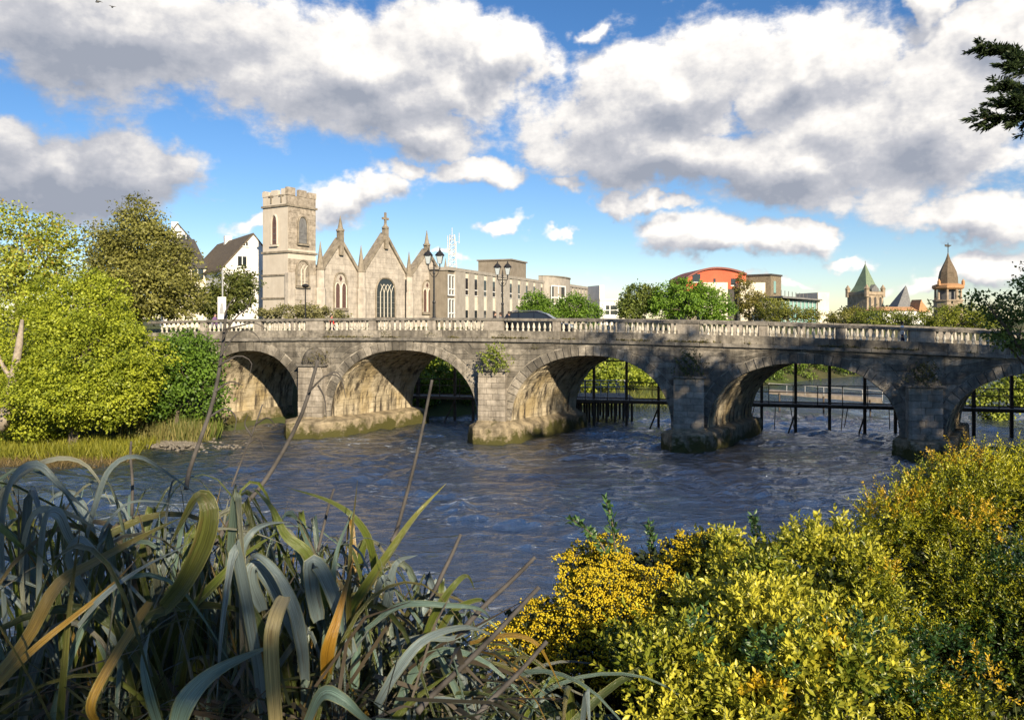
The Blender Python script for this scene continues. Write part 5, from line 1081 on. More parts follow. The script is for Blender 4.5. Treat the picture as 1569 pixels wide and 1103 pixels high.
for i in range(170):
    z = random.uniform(6.5, 17.5); th = random.uniform(0, 6.28); rr = (18.5-z)*.42+.8; e_ = Vector((15.5+rr*math.cos(th), 14.5+rr*math.sin(th), z-.4))
    if e_.x/e_.y < .70: continue
    tb.tube([(15.5, 14.5, z), e_], [.07, .015], 4)
    for j in range(4):
        d = Vector((math.cos(th+random.uniform(-.8, .8)), math.sin(th+random.uniform(-.8, .8)), random.uniform(-.5, .2))).normalized(); a, b = needle_spray(Vector((15.5, 14.5, z)).lerp(e_, random.uniform(.4, .9)), np.array(d), random.uniform(.5, 1.1), 60); PP.append(a); AA.append(b)
tb.build('trunk', MAT['bark'], con, fix=False); PP = np.concatenate(PP); AA = np.concatenate(AA); t = RS.uniform(0, 1, (len(PP), 1))
leaves('crown', PP, AA, RS.uniform(.06, .13, len(PP)), np.array((.02,.038,.014))*(1-t)+np.array((.09,.13,.05))*t, MAT['leaf'], con, width=.28)
tree('overhanging_tree', 'dark leafy tree leaning over the right end of the parapet', (24.5, 30.5, gz(24.5, 30.5)), [lob(1545, 470, 30, 34, 26, 1.2), lob(1530, 505, 30, 26, 22, 1), lob(1575, 510, 30, 40, 30, 1.4), lob(1500, 462, 30, 14, 8, .6), lob(1610, 450, 31, 50, 50, 1.6)], 4600, .15, (.04,.08,.015), (.18,.26,.05), .22, .16, limbs=10, shell=.4)
# broad trees right of the viewer shade the bridge; one unseen behind is added to shade the flax
def shade_tree(label, x, y, h, r, n):
    lo = [((x+random.uniform(-.5, .5)*r, y+random.uniform(-.5, .5)*r, gz(x, y)+h*f), (r*s_, r*s_, h*.17)) for f, s_ in ((.45, .9), (.6, 1.0), (.75, .85), (.9, .55), (.55, .9))]
    tree('shade_tree', label, (x, y, gz(x, y)), lo, n, .42, (.03,.055,.012), (.10,.14,.03), .6, .35, group='tall trees around the viewpoint')
SHADE = [(22.5, 11.5, 19.0, 4.8, 12000), (30.5, 10.0, 19.0, 5.2, 12000), (39.0, 9.0, 18.0, 5.2, 10000), (-.3, -8.5, 8.0, 2.6, 2500)]
for i, (x, y, h, r, n) in enumerate(SHADE): shade_tree(('tall broadleaf tree nearest the yew on the right bank', 'middle tall broadleaf tree on the right bank', 'farthest tall broadleaf tree on the right bank', 'unseen broadleaf tree behind the viewer, added to shade the flax', 'thin broadleaf tree behind the golden shrub', 'broadleaf tree behind the left flax clump')[i], x, y, h, r, n)
# ================================================================ foreground plants
def flax_mat():
    m, t, b = new_mat('flax leaf'); nn = t.nodes.new; lk = t.links.new
    a = nn('ShaderNodeAttribute'); a.attribute_name = 'tint'; uv = nn('ShaderNodeUVMap'); sp = nn('ShaderNodeSeparateXYZ'); lk(uv.outputs[0], sp.inputs[0])
    mp = nn('ShaderNodeMapping'); mp.inputs['Scale'].default_value = (22, .6, 1); lk(uv.outputs[0], mp.inputs['Vector'])
    oi = nn('ShaderNodeObjectInfo'); cb = nn('ShaderNodeCombineXYZ'); ml = nn('ShaderNodeMath'); ml.operation = 'MULTIPLY'; lk(oi.outputs['Random'], ml.inputs[0]); ml.inputs[1].default_value = 50; lk(ml.outputs[0], cb.inputs[2]); lk(cb.outputs[0], mp.inputs['Location'])
    n = nn('ShaderNodeTexNoise'); n.inputs['Scale'].default_value = 1.6; n.inputs['Detail'].default_value = 5; lk(mp.outputs[0], n.inputs['Vector'])
    r = nn('ShaderNodeMapRange'); lk(n.outputs[0], r.inputs[0]); r.inputs[1].default_value = .3; r.inputs[2].default_value = .7; r.inputs[3].default_value = .42; r.inputs[4].default_value = 1.6
    s1 = nn('ShaderNodeVectorMath'); s1.operation = 'SCALE'; lk(a.outputs['Color'], s1.inputs[0]); lk(r.outputs[0], s1.inputs['Scale'])
    # pale margins and midrib
    e1 = nn('ShaderNodeMath'); e1.operation = 'SUBTRACT'; lk(sp.outputs[0], e1.inputs[0]); e1.inputs[1].default_value = .5
    e2 = nn('ShaderNodeMath'); e2.operation = 'ABSOLUTE'; lk(e1.outputs[0], e2.inputs[0])
    e3 = nn('ShaderNodeMapRange'); lk(e2.outputs[0], e3.inputs[0]); e3.inputs[1].default_value = .40; e3.inputs[2].default_value = .47; e3.inputs[4].default_value = .6
    x = nn('ShaderNodeMix'); x.data_type = 'RGBA'; lk(e3.outputs[0], x.inputs[0]); lk(s1.outputs[0], x.inputs[6]); x.inputs[7].default_value = (.22,.21,.07,1)
    # worn brown patches
    n2 = nn('ShaderNodeTexNoise'); n2.inputs['Scale'].default_value = 2.2; n2.inputs['Detail'].default_value = 4; mp2 = nn('ShaderNodeMapping'); mp2.inputs['Scale'].default_value = (3, 1.2, 1); lk(uv.outputs[0], mp2.inputs['Vector']); lk(cb.outputs[0], mp2.inputs['Location']); lk(mp2.outputs[0], n2.inputs['Vector'])
    r2 = nn('ShaderNodeMapRange'); lk(n2.outputs[0], r2.inputs[0]); r2.inputs[1].default_value = .60; r2.inputs[2].default_value = .72; r2.inputs[4].default_value = .6
    x2 = nn('ShaderNodeMix'); x2.data_type = 'RGBA'; lk(r2.outputs[0], x2.inputs[0]); lk(x.outputs[2], x2.inputs[6]); x2.inputs[7].default_value = (.14,.085,.035,1)
    lk(x2.outputs[2], b.inputs['Base Color']); b.inputs['Roughness'].default_value = .3; b.inputs['Specular IOR Level'].default_value = .8
    bp = nn('ShaderNodeBump'); bp.inputs['Distance'].default_value = .004; lk(n.outputs[0], bp.inputs['Height']); lk(bp.outputs[0], b.inputs['Normal'])
    tr = nn('ShaderNodeBsdfTranslucent'); lk(x2.outputs[2], tr.inputs[0]); ms = nn('ShaderNodeMixShader'); ms.inputs[0].default_value = .18; lk(b.outputs[0], ms.inputs[1]); lk(tr.outputs[0], ms.inputs[2]); lk(ms.outputs[0], t.nodes['Material Output'].inputs[0])
    return m
MAT['flax'] = flax_mat()
def spline(pts, n):
    pts = [np.array(p, float) for p in pts]; pts = [2*pts[0]-pts[1]]+pts+[2*pts[-1]-pts[-2]]; out = []
    for i in range(n):
        u = i/(n-1)*(len(pts)-3); k = min(int(u), len(pts)-4); t = u-k; a, b, c, d = pts[k:k+4]
        out.append(.5*((2*b)+(-a+c)*t+(2*a-5*b+4*c-d)*t*t+(-a+3*b-3*c+d)*t**3))
    return np.array(out)
def blade(name, pts, width, col, parent, n=18, face=None, fold=.25, base_w=.75, tipcol=None, blunt=False, twist=0):
    """a strap leaf along a spine; face: direction its upper side tends towards"""
    p = spline(pts, n); tg = unit(np.gradient(p, axis=0)); f = np.array(face if face is not None else (0, -.75, .65), float); f = unit(f[None])[0]
    sd = np.cross(tg, f); sd = unit(sd); 
    for i in range(1, n):
        if (sd[i]*sd[i-1]).sum() < 0: sd[i] = -sd[i]
    nr = np.cross(sd, tg); u = np.linspace(0, 1, n)
    if twist: 
        th = twist*u; sd, nr = sd*np.cos(th)[:, None]+nr*np.sin(th)[:, None], nr*np.cos(th)[:, None]-sd*np.sin(th)[:, None]
    wv = width*np.where(u < .25, base_w+(1-base_w)*u/.25, 1)*(np.clip((1-u)/.68, 0, 1)**.8 if not blunt else np.clip((1-u)/.04, .75, 1)); wv = np.maximum(wv, width*.03)
    V = []; UV = []; Cc = []; ln = np.concatenate([[0], np.cumsum(np.linalg.norm(np.diff(p, axis=0), axis=1))])
    col = np.array(col); tc_ = np.array(tipcol) if tipcol is not None else col
    for j, q in enumerate((-.5, -.25, 0, .25, .5)):
        lift = abs(q)*2*fold*wv*.5; V.append(p+sd*(q*wv)[:, None]+nr*lift[:, None]); UV.append(np.stack([np.full(n, j/4), ln*3], -1)); Cc.append(col[None]*(1-u[:, None]**2)+tc_[None]*u[:, None]**2)
    V = np.stack(V, 1).reshape(-1, 3); UV = np.stack(UV, 1).reshape(-1, 2); Cc = np.stack(Cc, 1).reshape(-1, 3)
    i = (np.arange(n-1)[:, None]*5+np.arange(4)[None]).ravel()
    return fast_mesh(name, V, np.stack([i, i+1, i+6, i+5], -1), MAT['flax'], parent, col=Cc, uv=UV, smooth=True)
GR, BL, OC, DK, TE, PA, OR = (.105,.135,.022), (.175,.225,.23), (.27,.165,.025), (.055,.075,.018), (.13,.20,.165), (.27,.28,.22), (.36,.19,.02)
flax = [thing('flax_plant', lb, 'flax', p, 'flax clumps along the near bank') for lb, p in (
  ('flax clump with pale drooping leaves at the left edge', (-1.9, 3.3, 5.75)), ('flax clump with the broad bent leaf and ochre leaves, left of centre', (-1.15, 2.75, 5.9)),
  ('upright flax clump with the orange leaf in front of the water', (-.75, 3.0, 5.85)), ('arching flax clump beside the yellow flowering shrub', (-.35, 3.1, 5.8)))]
HERO = [ # plant, width px, depths at base and tip, colour, photo points from base to tip
 (1, 44, 2.3, 2.35, (.075,.085,.02), [(252,932),(292,888),(328,826),(342,778),(334,752),(316,756),(290,792),(258,840)], dict(fold=.35)),
 (1, 40, 2.15, 2.5, (.21,.14,.028), [(-25,1065),(63,965),(118,880),(168,848),(235,812),(280,792)], dict(tipcol=DK)),
 (1, 18, 2.1, 2.4, OC, [(-10,1060),(84,972),(185,890),(215,850)], {}),
 (1, 18, 2.2, 2.4, BL, [(120,960),(180,900),(235,858),(300,828)], {}),
 (1, 24, 2.0, 2.15, OC, [(150,1110),(168,1051),(202,984),(230,922)], dict(blunt=True)),
 (1, 26, 2.0, 2.1, TE, [(246,1120),(254,1040),(244,990),(230,965)], {}),
 (1, 24, 2.4, 2.5, DK, [(424,1000),(403,925),(378,875),(345,835)], dict(base_w=1)),
 (1, 42, 1.85, 2.1, TE, [(268,1125),(311,1043),(357,1001),(425,985)], {}),
 (1, 22, 2.5, 2.6, GR, [(290,935),(345,880),(385,840),(430,812)], {}),
 (1, 22, 2.5, 2.6, BL, [(372,900),(380,846),(399,806),(420,794),(445,800)], {}),
 (1, 8, 2.5, 2.6, PA, [(300,930),(310,830),(348,798),(403,808),(448,840)], {}),
 (1, 10, 2.5, 2.6, BL, [(230,930),(172,830),(210,766),(248,760),(284,778)], {}),
 (1, 18, 2.6, 2.7, BL, [(110,910),(160,770),(193,708),(231,692),(269,720),(305,760)], dict(base_w=.3)),
 (0, 24, 2.7, 2.6, PA, [(-30,960),(-5,830),(28,752),(71,711),(118,695),(150,713),(172,775)], {}),
 (0, 34, 2.6, 2.5, BL, [(10,960),(22,810),(48,728),(84,703),(112,741),(142,790)], {}),
 (0, 26, 2.5, 2.45, PA, [(40,960),(52,850),(80,778),(109,770),(132,785),(158,815)], {}),
 (0, 30, 2.5, 2.4, BL, [(60,960),(80,850),(100,780),(118,776),(122,810),(124,850)], dict(blunt=True)),
 (0, 22, 2.3, 2.3, TE, [(4,1010),(8,900),(6,830),(2,800)], {}),
 (0, 18, 2.5, 2.5, GR, [(-20,795),(30,798),(60,825),(85,870)], {}),
 (0, 26, 2.5, 2.4, BL, [(190,1000),(130,860),(148,812),(170,840),(180,880)], {}),
 (0, 24, 2.6, 2.5, BL, [(15,890),(25,872),(48,872),(72,905)], {}),
 (0, 16, 2.6, 2.6, GR, [(60,900),(90,840),(110,790),(100,740)], {}),
 (2, 26, 2.6, 2.6, GR, [(492,1020),(552,913),(598,842),(640,783),(684,740)], dict(tipcol=(.20,.19,.03), fold=.4)),
 (2, 14, 2.5, 2.55, (.10,.09,.02), [(538,1000),(544,913),(546,829),(548,735)], dict(fold=.6)),
 (2, 30, 2.35, 2.4, OR, [(500,1040),(514,976),(528,926),(542,856)], dict(tipcol=(.28,.15,.03))),
 (2, 26, 2.6, 2.7, GR, [(500,930),(481,842),(451,808),(426,770),(388,747)], {}),
 (2, 18, 2.8, 2.8, GR, [(574,880),(571,820),(548,779),(506,758),(440,747)], {}),
 (2, 28, 2.4, 2.4, BL, [(468,1040),(471,976),(464,913),(439,863),(405,842),(380,858)], {}),
 (2, 30, 2.0, 2.0, (.40,.33,.16), [(424,1120),(432,976),(437,930),(436,914)], dict(blunt=True, base_w=.9)),
 (2, 30, 2.5, 2.5, BL, [(540,1000),(510,880),(490,846),(487,890),(488,950)], dict(blunt=True)),
 (2, 16, 2.5, 2.6, TE, [(520,950),(520,890),(526,830),(544,776)], {}),
 (2, 28, 2.6, 2.5, BL, [(470,1010),(430,890),(407,852),(397,880),(402,935)], dict(blunt=True)),
 (2, 24, 2.7, 2.6, BL, [(580,960),(600,905),(612,852),(640,850)], {}),
 (2, 22, 2.6, 2.6, BL, [(575,930),(588,885),(598,870),(604,900)], {}),
 (3, 28, 1.95, 2.1, TE, [(575,1108),(653,1089),(720,1083),(790,1110)], {}),
 (3, 28, 2.0, 2.0, TE, [(470,1110),(505,1042),(540,1043),(565,1077),(584,1112)], {}),
 (3, 26, 2.3, 2.5, BL, [(578,1080),(615,1010),(657,959),(716,947),(765,978)], {}),
 (3, 16, 2.5, 2.6, TE, [(560,965),(619,915),(691,910),(737,921),(756,952)], {}),
 (3, 16, 2.7, 2.8, GR, [(655,1020),(690,930),(735,905),(750,935)], {}),
 (3, 12, 2.5, 2.5, OC, [(720,985),(779,959),(817,963),(838,997),(862,1060)], {}),
 (3, 18, 2.5, 2.6, BL, [(600,985),(660,960),(700,960),(760,945)], {}),
 (3, 14, 2.4, 2.5, BL, [(640,1075),(680,1050),(720,1055),(745,1075)], {}),
 (3, 18, 2.6, 2.7, GR, [(640,1010),(668,930),(700,880),(718,872),(728,905)], {}),
]
for pi, wpx, y0, y1, col, pts, kw in HERO:
    n = len(pts); Q = [P(px, py, y0+(y1-y0)*i/(n-1)) for i, (px, py) in enumerate(pts)]
    Q = [Vector((q.x, q.y-.10*math.sin(math.pi*i/(n-1)), q.z)) for i, q in enumerate(Q)]
    blade('leaf', Q, wpx*(.56 if pi == 0 or (pi == 1 and pts[-1][1] < 800) else .74 if wpx > 26 else .64)*(y0+y1)/2/F, col, flax[pi], face=(random.uniform(-.3, .3), -.8, .5), **kw)
# more leaves arching out of each clump, behind and below the leading ones
def fill(pi, cx, cy, sx, sy, n, hlo, hhi, lean):
    for i in range(n):
        bx, by = random.gauss(cx, sx), random.gauss(cy, sy); bz = gz(bx, by)-.05; th = random.uniform(0, 6.28); h = random.uniform(hlo, hhi); r = random.uniform(.1, .62)*h*lean
        d = Vector((math.cos(th), math.sin(th), 0)); b0 = Vector((bx, by, bz)); Z = Vector((0, 0, 1)); m_ = random.random()
        if m_ < .18:      # creased and hanging
            k = random.uniform(.25, .7)*h; a = b0+d*r*.9+Z*h; pts = [b0, b0+d*r*.3+Z*h*.55, a, a+d*.03+Z*.008, a+d*.055-Z*.03, a+d*(.07+.1*k)-Z*k*.55, a+d*(.08+.14*k)-Z*k]
        elif m_ < .52:    # arching
            pts = [b0, b0+d*r*.4+Z*h*.6, b0+d*r*1.1+Z*h*.95, b0+d*(r*1.9+.04)+Z*h*.98, b0+d*(r*2.6+.1)+Z*h*random.uniform(.6, .88)]
        else: pts = [b0, b0+d*r*.3+Z*h*.5, b0+d*r*.75+Z*h*.9, b0+d*r*1.2+Z*h*1.15]
        if any(p.y < 1.7 for p in pts): continue
        # the clumps are lower towards the water and the shrubs
        lim = random.uniform(0, 190)
        for _ in range(12):
            if all(HOR+(H-p.z)/p.y*F > np.interp(CX+p.x/p.y*F, [0, 300, 450, 560, 680, 760, 850], [690, 700, 760, 800, 870, 935, 1010])+lim for p in pts): break
            pts = [Vector((p.x, p.y, bz+(p.z-bz)*.92)) for p in pts]
        c = random.choices((GR, BL, OC, DK, TE, PA, (.17,.14,.09)), (5, 6, .8, 4, 5, 1, .7))[0]; v = random.uniform(.6, 1.2)
        blade('leaf', pts, random.choice((.010, .014, .018, .023, .028, .034, .042))*random.uniform(.85, 1.15), tuple(x*v for x in c), flax[pi], n=16, face=(d.x*.4+random.uniform(-.5, .5), -.6+d.y*.3, .6), fold=random.uniform(.2, .8), twist=random.uniform(-1.1, 1.1), tipcol=(.16,.12,.06) if random.random() < .25 else None)
fill(0, -1.75, 3.1, .42, .38, 280, .8, 1.72, .55); fill(1, -1.2, 3.0, .34, .32, 250, .7, 1.52, .6); fill(2, -.75, 3.1, .26, .28, 210, .7, 1.42, .55); fill(3, -.36, 3.15, .28, .32, 240, .5, 1.14, .75)
# dead leaves and litter between the clumps, colours darkened for the shade down there
dead = []
V = []; Fc = []; Cc = []
for i in range(2600):
    x, y = random.uniform(-2.7, -.15), random.uniform(2.1, 4.2); z = gz(x, y); a = np.array((x, y, z+random.uniform(0, .6))); th = random.uniform(0, 6.28); L_ = random.uniform(.2, .6)
    d = np.array((math.cos(th), math.sin(th)*.6, random.uniform(-.5, .6))); w_ = np.array((-math.sin(th), math.cos(th), .3))*random.uniform(.003, .010); k = len(V)
    mid = a+d*L_*.5+np.array((0, 0, random.uniform(-.02, .08))); e_ = a+d*L_; V += [a-w_, a+w_, mid+w_, mid-w_, e_+w_*.2, e_-w_*.2]; Fc += [(k, k+1, k+2, k+3), (k+3, k+2, k+4, k+5)]
    c = random.choice(((.075,.058,.036), (.13,.11,.085), (.045,.04,.025), (.05,.06,.025))); Cc += [c]*6
tag(fast_mesh('dead_leaf_litter', np.array(V), np.array(Fc), MAT['leaf'], col=np.array(Cc)), 'tangle of dead brown leaves under the flax', 'litter', kind='stuff')
# dry flower stalks
def stalk(label, pts, wpx, Y0, Y1, twigs=()):
    n = len(pts); Q = [P(px, py, Y0+(Y1-Y0)*i/(n-1)) for i, (px, py) in enumerate(pts)]; rad = [wpx*.42/F*Y0*(1-.35*i/(n-1)) for i in range(n)]
    o = thing('dry_stalk', label, 'stalk', Q[0], 'dry stalks rising from the flax'); sp_ = [Vector(v) for v in spline(Q, 14)]
    MB().tube(sp_, list(np.interp(np.linspace(0, 1, 14), np.linspace(0, 1, n), rad)), 8).build('stem', MAT['twig'], o, smooth=True)
    for tw in twigs:
        q = [P(px, py, Y1-.05) for px, py in tw]; MB().tube([Vector(v) for v in spline(q, 8)], list(np.linspace(1.6, .5, 8)/F*Y1), 5).build('twig', MAT['twig'], o)
stalk('thick grey stalk slanting up past the leftmost pier', [(330,835),(352,798),(405,738),(460,640),(487,552)], 10, 2.9, 3.0, [[(474,600),(500,575),(522,580),(530,610)], [(500,576),(515,570),(528,585)], [(487,590),(497,610),(500,640)]])
stalk('straight dark stalk rising in front of the second arch', [(600,830),(610,805),(640,690),(662,582)], 8, 3.1, 3.2)
stalk('tall grey twiggy stalk in front of the dark left bush', [(285,750),(292,715),(325,620),(340,540),(346,480)], 9, 3.0, 3.1,
      [[(338,545),(355,520),(375,505),(392,512),(400,525)], [(341,520),(358,490),(380,470),(385,455)], [(335,560),(365,545),(385,555),(382,575)], [(345,480),(352,465),(362,455)], [(330,600),(352,585),(372,590)], [(342,505),(365,500),(390,495),(410,505)], [(320,640),(345,625),(362,640),(358,665)]])
stalk('short dark stalk standing over the water right of the flax', [(655,930),(675,885),(692,850),(706,818)], 9, 2.7, 2.75)
stalk('blunt dark stalk leaning right above the flowering shrub', [(690,985),(740,930),(785,888),(820,853)], 10, 2.6, 2.65)
stalk('long pale stalk leaning right across the flax', [(640,1090),(665,1062),(745,985),(826,899)], 13, 2.3, 2.5)
stalk('pale stalk leaning right at the lower edge', [(720,1112),(745,1080),(795,1030),(838,982)], 12, 2.3, 2.4)
stalk('thin upright stalk among the left flax leaves', [(202,790),(203,740),(200,700),(201,676)], 6, 2.9, 2.9)
stalk('thin grey stalk behind the upright flax leaf', [(487,845),(495,810),(505,770),(512,748)], 6, 2.9, 2.95)
stalk('thin branched dead twig left of the leftmost pier', [(355,745),(372,700),(390,655),(402,620)], 4, 3.0, 3.1, [[(392,650),(410,640),(425,655)], [(380,680),(396,672),(405,690)], [(386,668),(375,650),(380,635)]])

# ---------------------------------------------------------------- shrubs on the right
def shoots(lobes, n, shell=.82, upbias=.5):
    """shoot bases on the upper outer surface of the lobes"""
    w_ = np.array([r[0]*r[2] for _, r in lobes]); w_ /= w_.sum(); li = RS.choice(len(lobes), n, p=w_); c = np.array([lobes[i][0] for i in li]); r = np.array([lobes[i][1] for i in li])
    d = RS.normal(size=(n, 3)); d[:, 2] = np.abs(d[:, 2])*1.0-.35*RS.uniform(0, 1, n); d[:, 1] -= .25; d = unit(d)
    p = c+d*r*(shell+(1.06-shell)*RS.uniform(0, 1, (n, 1))); p += RS.normal(size=(n, 3))*.025; shoots.li = li; return p, unit(d*.55+np.array([0, -.1, upbias])+RS.normal(size=(n, 3))*.28), d
def leafy_shoots(name, parent, lobes, n, L_, pairs, lsize, c_lo, c_hi, width=.5, shell=.8, m='gloss', upbias=.5, special=None):
    p, ax, d = shoots(lobes, n, shell, upbias); P_, A_, S_, C_ = [], [], [], []; bri = .5*RS.uniform(0, 1, (n, 1))+.5*RS.uniform(-.35, 1.1, len(lobes))[shoots.li][:, None]; side = unit(np.cross(ax, RS.normal(size=(n, 3)))); s2 = np.cross(ax, side); LL = L_*RS.uniform(.5, 1.25, (n, 1))
    for k in range(pairs):
        f = (k+.3)/pairs; a_ = k*2.4
        for sg in (-1, 1):
            dirn = (side*math.cos(a_)+s2*math.sin(a_))*sg; P_.append(p+ax*LL*f+dirn*.002); A_.append(ax*(.35+.75*f)+dirn*(1.0-.45*f)+RS.normal(size=(n, 3))*.18); S_.append(lsize*RS.uniform(.7, 1.2, n)*(1.0-.3*f))
            t = np.clip(.15+.5*f+.8*(bri-.5)+RS.normal(0, .1, (n, 1)), 0, 1); c = np.array(c_lo)*(1-t)+np.array(c_hi)*t; C_.append(c)
    o = leaves(name, np.concatenate(P_), np.concatenate(A_), np.concatenate(S_), np.concatenate(C_), MAT[m], parent, tmpl=LEAF, width=width, up=np.tile(ax, (2*pairs, 1)), flat=.5); tag(o, kind='stuff')
    return p, ax
def stems(parent, base, targets, k, r=.012):
    tb = MB(); b = Vector(base)
    for i in RS.choice(len(targets), k): e_ = Vector(targets[i]); m_ = b.lerp(e_, .5)+Vector((random.uniform(-.1, .1), random.uniform(-.1, .1), -.06)); tb.tube([b+Vector((random.uniform(-.15, .15), random.uniform(-.15, .15), 0)), m_, e_], [r, r*.7, r*.25], 4)
    tb.build('stems', MAT['bark'], parent, fix=False)
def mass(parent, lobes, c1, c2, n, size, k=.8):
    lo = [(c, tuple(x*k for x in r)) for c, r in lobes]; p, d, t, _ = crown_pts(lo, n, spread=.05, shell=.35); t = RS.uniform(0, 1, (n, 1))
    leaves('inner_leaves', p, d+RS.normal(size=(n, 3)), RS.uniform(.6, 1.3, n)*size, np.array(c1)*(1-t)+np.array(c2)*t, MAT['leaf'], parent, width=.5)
def knobbly(lobes, k, f, seed):
    """break big lobes into clumps of shoots standing on their upper surface"""
    r0 = np.random.RandomState(seed); out = []
    for c, r in lobes:
        for i in range(k):
            d = r0.normal(size=3); d[2] = abs(d[2])-.25; d[1] -= .35; d /= np.linalg.norm(d); g = f*r0.uniform(.7, 1.25)
            out.append((tuple(np.array(c)+d*np.array(r)*r0.uniform(.55, .98)), tuple(np.array((min(r[0], r[2]),)*3)*g)))
    return out
# flowering shrub: flat heads of tiny yellow flowers over grey green needles
FL = [lob(905, 985, 4.4, 150, 120, .5), lob(1010, 900, 4.6, 95, 75, .4), lob(830, 1010, 4.3, 75, 90, .35), lob(965, 1000, 4.1, 90, 100, .35), lob(930, 890, 4.8, 70, 55, .35), lob(1080, 870, 4.8, 80, 60, .35)]
fs_ = thing('flowering_shrub', 'rounded shrub covered in small deep yellow flower heads beside the flax', 'shrub', (.5, 4.5, gz(.5, 4.5)))
FK = knobbly(FL, 7, .42, 3); p, ax, d = shoots(FK, 4200, .9, .9)
nf = len(p); k = 11; off = RS.normal(size=(nf, k, 3))*np.array([.014, .014, .006]); fp = (p[:, None]+off).reshape(-1, 3); br = np.repeat(RS.uniform(0, 1, (nf, 1)), k, 0); t = np.clip(br*.7+RS.uniform(0, .35, (len(fp), 1)), 0, 1)
OCT = (np.array([[0,0,-.5],[.5,0,0],[0,.5,0],[-.5,0,0],[0,-.5,0],[0,0,.6]], float), np.array([[1,0,2],[2,0,3],[3,0,4],[4,0,1],[1,2,5],[2,3,5],[3,4,5],[4,1,5]]))
leaves('flower_heads', fp, RS.normal(size=fp.shape), RS.uniform(.009, .016, len(fp)), np.array((.48,.33,.010))*(1-t)+np.array((.76,.63,.04))*t, MAT['petal'], fs_, tmpl=OCT, width=1)
kk = 9; q = np.repeat(p, kk, 0)-np.repeat(ax, kk, 0)*RS.uniform(.01, .10, (nf*kk, 1)); leaves('needle_leaves', q, np.repeat(ax, kk, 0)*.7+RS.normal(size=q.shape)*.6, RS.uniform(.025, .05, len(q)), np.tile((.06,.085,.04), (len(q), 1))*RS.uniform(.6, 1.4, (len(q), 1)), MAT['leaf'], fs_, width=.16)
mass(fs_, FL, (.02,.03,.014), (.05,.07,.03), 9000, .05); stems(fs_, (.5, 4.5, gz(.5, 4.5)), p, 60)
# golden variegated shrub
GL = [lob(1130, 1010, 3.5, 130, 105, .45), lob(1240, 940, 3.7, 95, 90, .4), lob(1060, 1080, 3.2, 105, 85, .4), lob(1210, 1060, 3.1, 140, 100, .4), lob(1170, 910, 4.0, 75, 60, .35), lob(1285, 865, 4.0, 45, 45, .3), lob(985, 1010, 3.5, 55, 45, .25), lob(1110, 860, 4.4, 40, 30, .2)]
gs_ = thing('golden_shrub', 'golden yellow leaved shrub in the lower right, leaves edged with yellow', 'shrub', (1.2, 3.5, gz(1.2, 3.5)))
p, ax = leafy_shoots('foliage', gs_, knobbly(GL, 10, .34, 5), 3500, .10, 6, .040, (.12,.165,.018), (.68,.62,.065), shell=.72, upbias=.5)
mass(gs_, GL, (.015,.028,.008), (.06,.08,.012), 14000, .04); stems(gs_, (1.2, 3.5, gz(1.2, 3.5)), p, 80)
SP = [lob(1265, 1030, 2.9, 25, 40, .08), lob(1160, 1060, 2.85, 22, 22, .06), lob(1210, 1085, 2.8, 28, 22, .06)]
leafy_shoots('foliage', gs_, SP, 40, .07, 5, .034, (.5,.36,.02), (.80,.55,.03), shell=.6)
GN = [lob(1075, 980, 3.0, 22, 22, .06), lob(1190, 1020, 2.9, 40, 30, .08), lob(1310, 1000, 2.95, 35, 30, .08)]
leafy_shoots('foliage', gs_, GN, 60, .09, 6, .036, (.03,.07,.02), (.10,.19,.05), shell=.6)
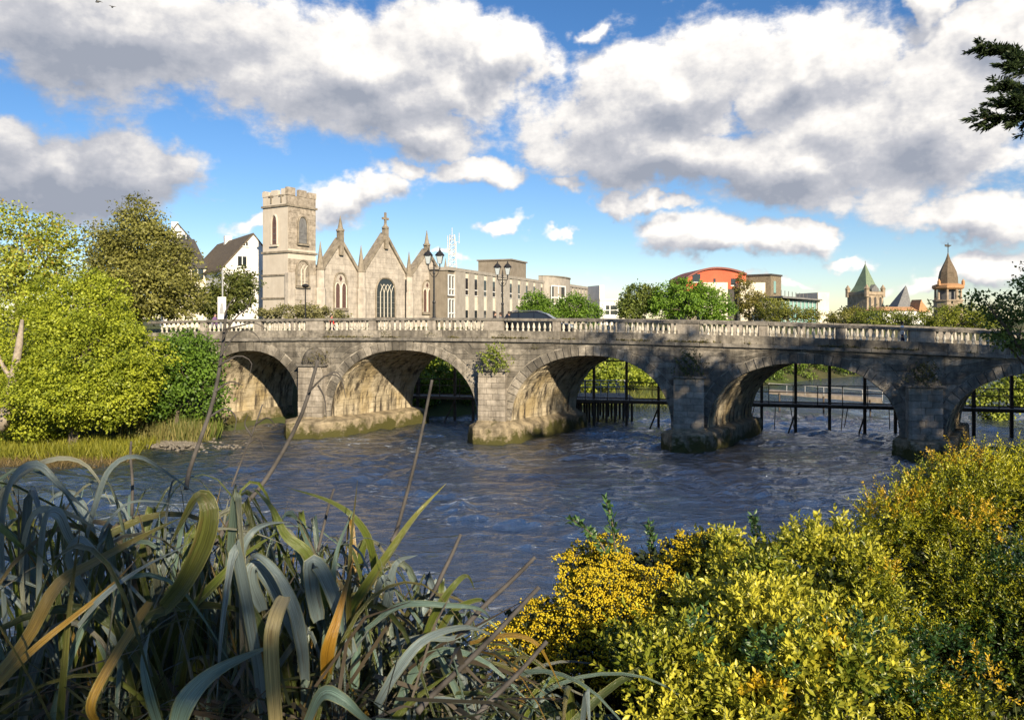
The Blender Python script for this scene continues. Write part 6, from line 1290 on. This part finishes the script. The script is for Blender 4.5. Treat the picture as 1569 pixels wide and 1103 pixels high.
# tall broom-like shrub at the right edge
BR = [lob(1470, 920, 3.9, 130, 150, .5), lob(1560, 830, 4.2, 110, 120, .5), lob(1400, 850, 4.3, 75, 70, .4), lob(1510, 745, 4.6, 55, 50, .35), lob(1440, 770, 4.5, 60, 45, .35), lob(1430, 1050, 3.4, 140, 110, .45), lob(1570, 1010, 3.5, 120, 140, .5), lob(1350, 950, 3.8, 70, 100, .4), lob(1560, 715, 4.7, 50, 30, .3)]
bs_ = thing('broom_shrub', 'tall dense olive and yellow shrub with fine leaves at the right edge', 'shrub', (2.6, 4.0, gz(2.6, 4.0)))
p, ax = leafy_shoots('foliage', bs_, knobbly(BR, 9, .40, 8), 6200, .12, 7, .024, (.04,.08,.008), (.62,.58,.03), width=.42, shell=.65, upbias=.35)
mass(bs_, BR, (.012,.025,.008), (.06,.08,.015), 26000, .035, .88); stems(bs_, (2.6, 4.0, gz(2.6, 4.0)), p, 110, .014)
YS = [lob(1500, 1050, 3.0, 26, 30, .06), lob(1370, 785, 4.1, 45, 26, .12), lob(1480, 725, 4.3, 50, 34, .14), lob(1420, 770, 4.1, 40, 26, .1), lob(1360, 880, 3.5, 22, 12, .06), lob(1500, 800, 3.8, 40, 26, .1)]
leafy_shoots('foliage', bs_, YS, 230, .08, 6, .02, (.42,.28,.015), (.70,.48,.03), shell=.5)
DG = [lob(1430, 1010, 3.2, 70, 35, .15), lob(1545, 900, 3.6, 35, 60, .15), lob(1390, 1060, 3.0, 60, 35, .12)]
leafy_shoots('foliage', bs_, DG, 260, .1, 6, .024, (.012,.04,.01), (.05,.11,.02), shell=.5)
# green leafy sprigs standing above the shrubs
def sprig(label, pts, Y, lsz):
    Q = [P(px, py, Y) for px, py in pts]; o = thing('green_sprig', label, 'plant', Q[0], 'green sprigs above the shrubs'); sp_ = spline(Q, 16); MB().tube([Vector(v) for v in sp_], list(np.linspace(.008, .003, 16)), 5).build('stem', MAT['bark'], o)
    n = 90; i = RS.randint(2, 16, n); pos = sp_[i]+RS.normal(size=(n, 3))*.008; tg = unit(np.gradient(sp_, axis=0))[i]; t = RS.uniform(0, 1, (n, 1))
    leaves('leaves', pos, tg*.6+RS.normal(size=(n, 3))*.7, RS.uniform(.6, 1.1, n)*lsz, np.array((.03,.075,.03))*(1-t)+np.array((.10,.19,.06))*t, MAT['gloss'], o, tmpl=LEAF, width=.42)
sprig('tall dark green sprig standing against the water', [(945,880),(942,840),(938,800),(928,765)], 4.7, .062); sprig('green sprig leaning left over the water', [(940,870),(922,835),(900,812),(876,795)], 4.6, .06); sprig('short green sprig at the top of the flowering shrub', [(1000,850),(998,825),(994,802)], 4.9, .05)
sprig('small green sprig above the golden shrub near the water', [(1160,850),(1158,815),(1154,792)], 5.0, .05); sprig('green sprig low between the flowering and golden shrubs', [(1065,950),(1060,915),(1055,890)], 4.0, .05)
# the added tree behind the viewer keeps the flax in shade
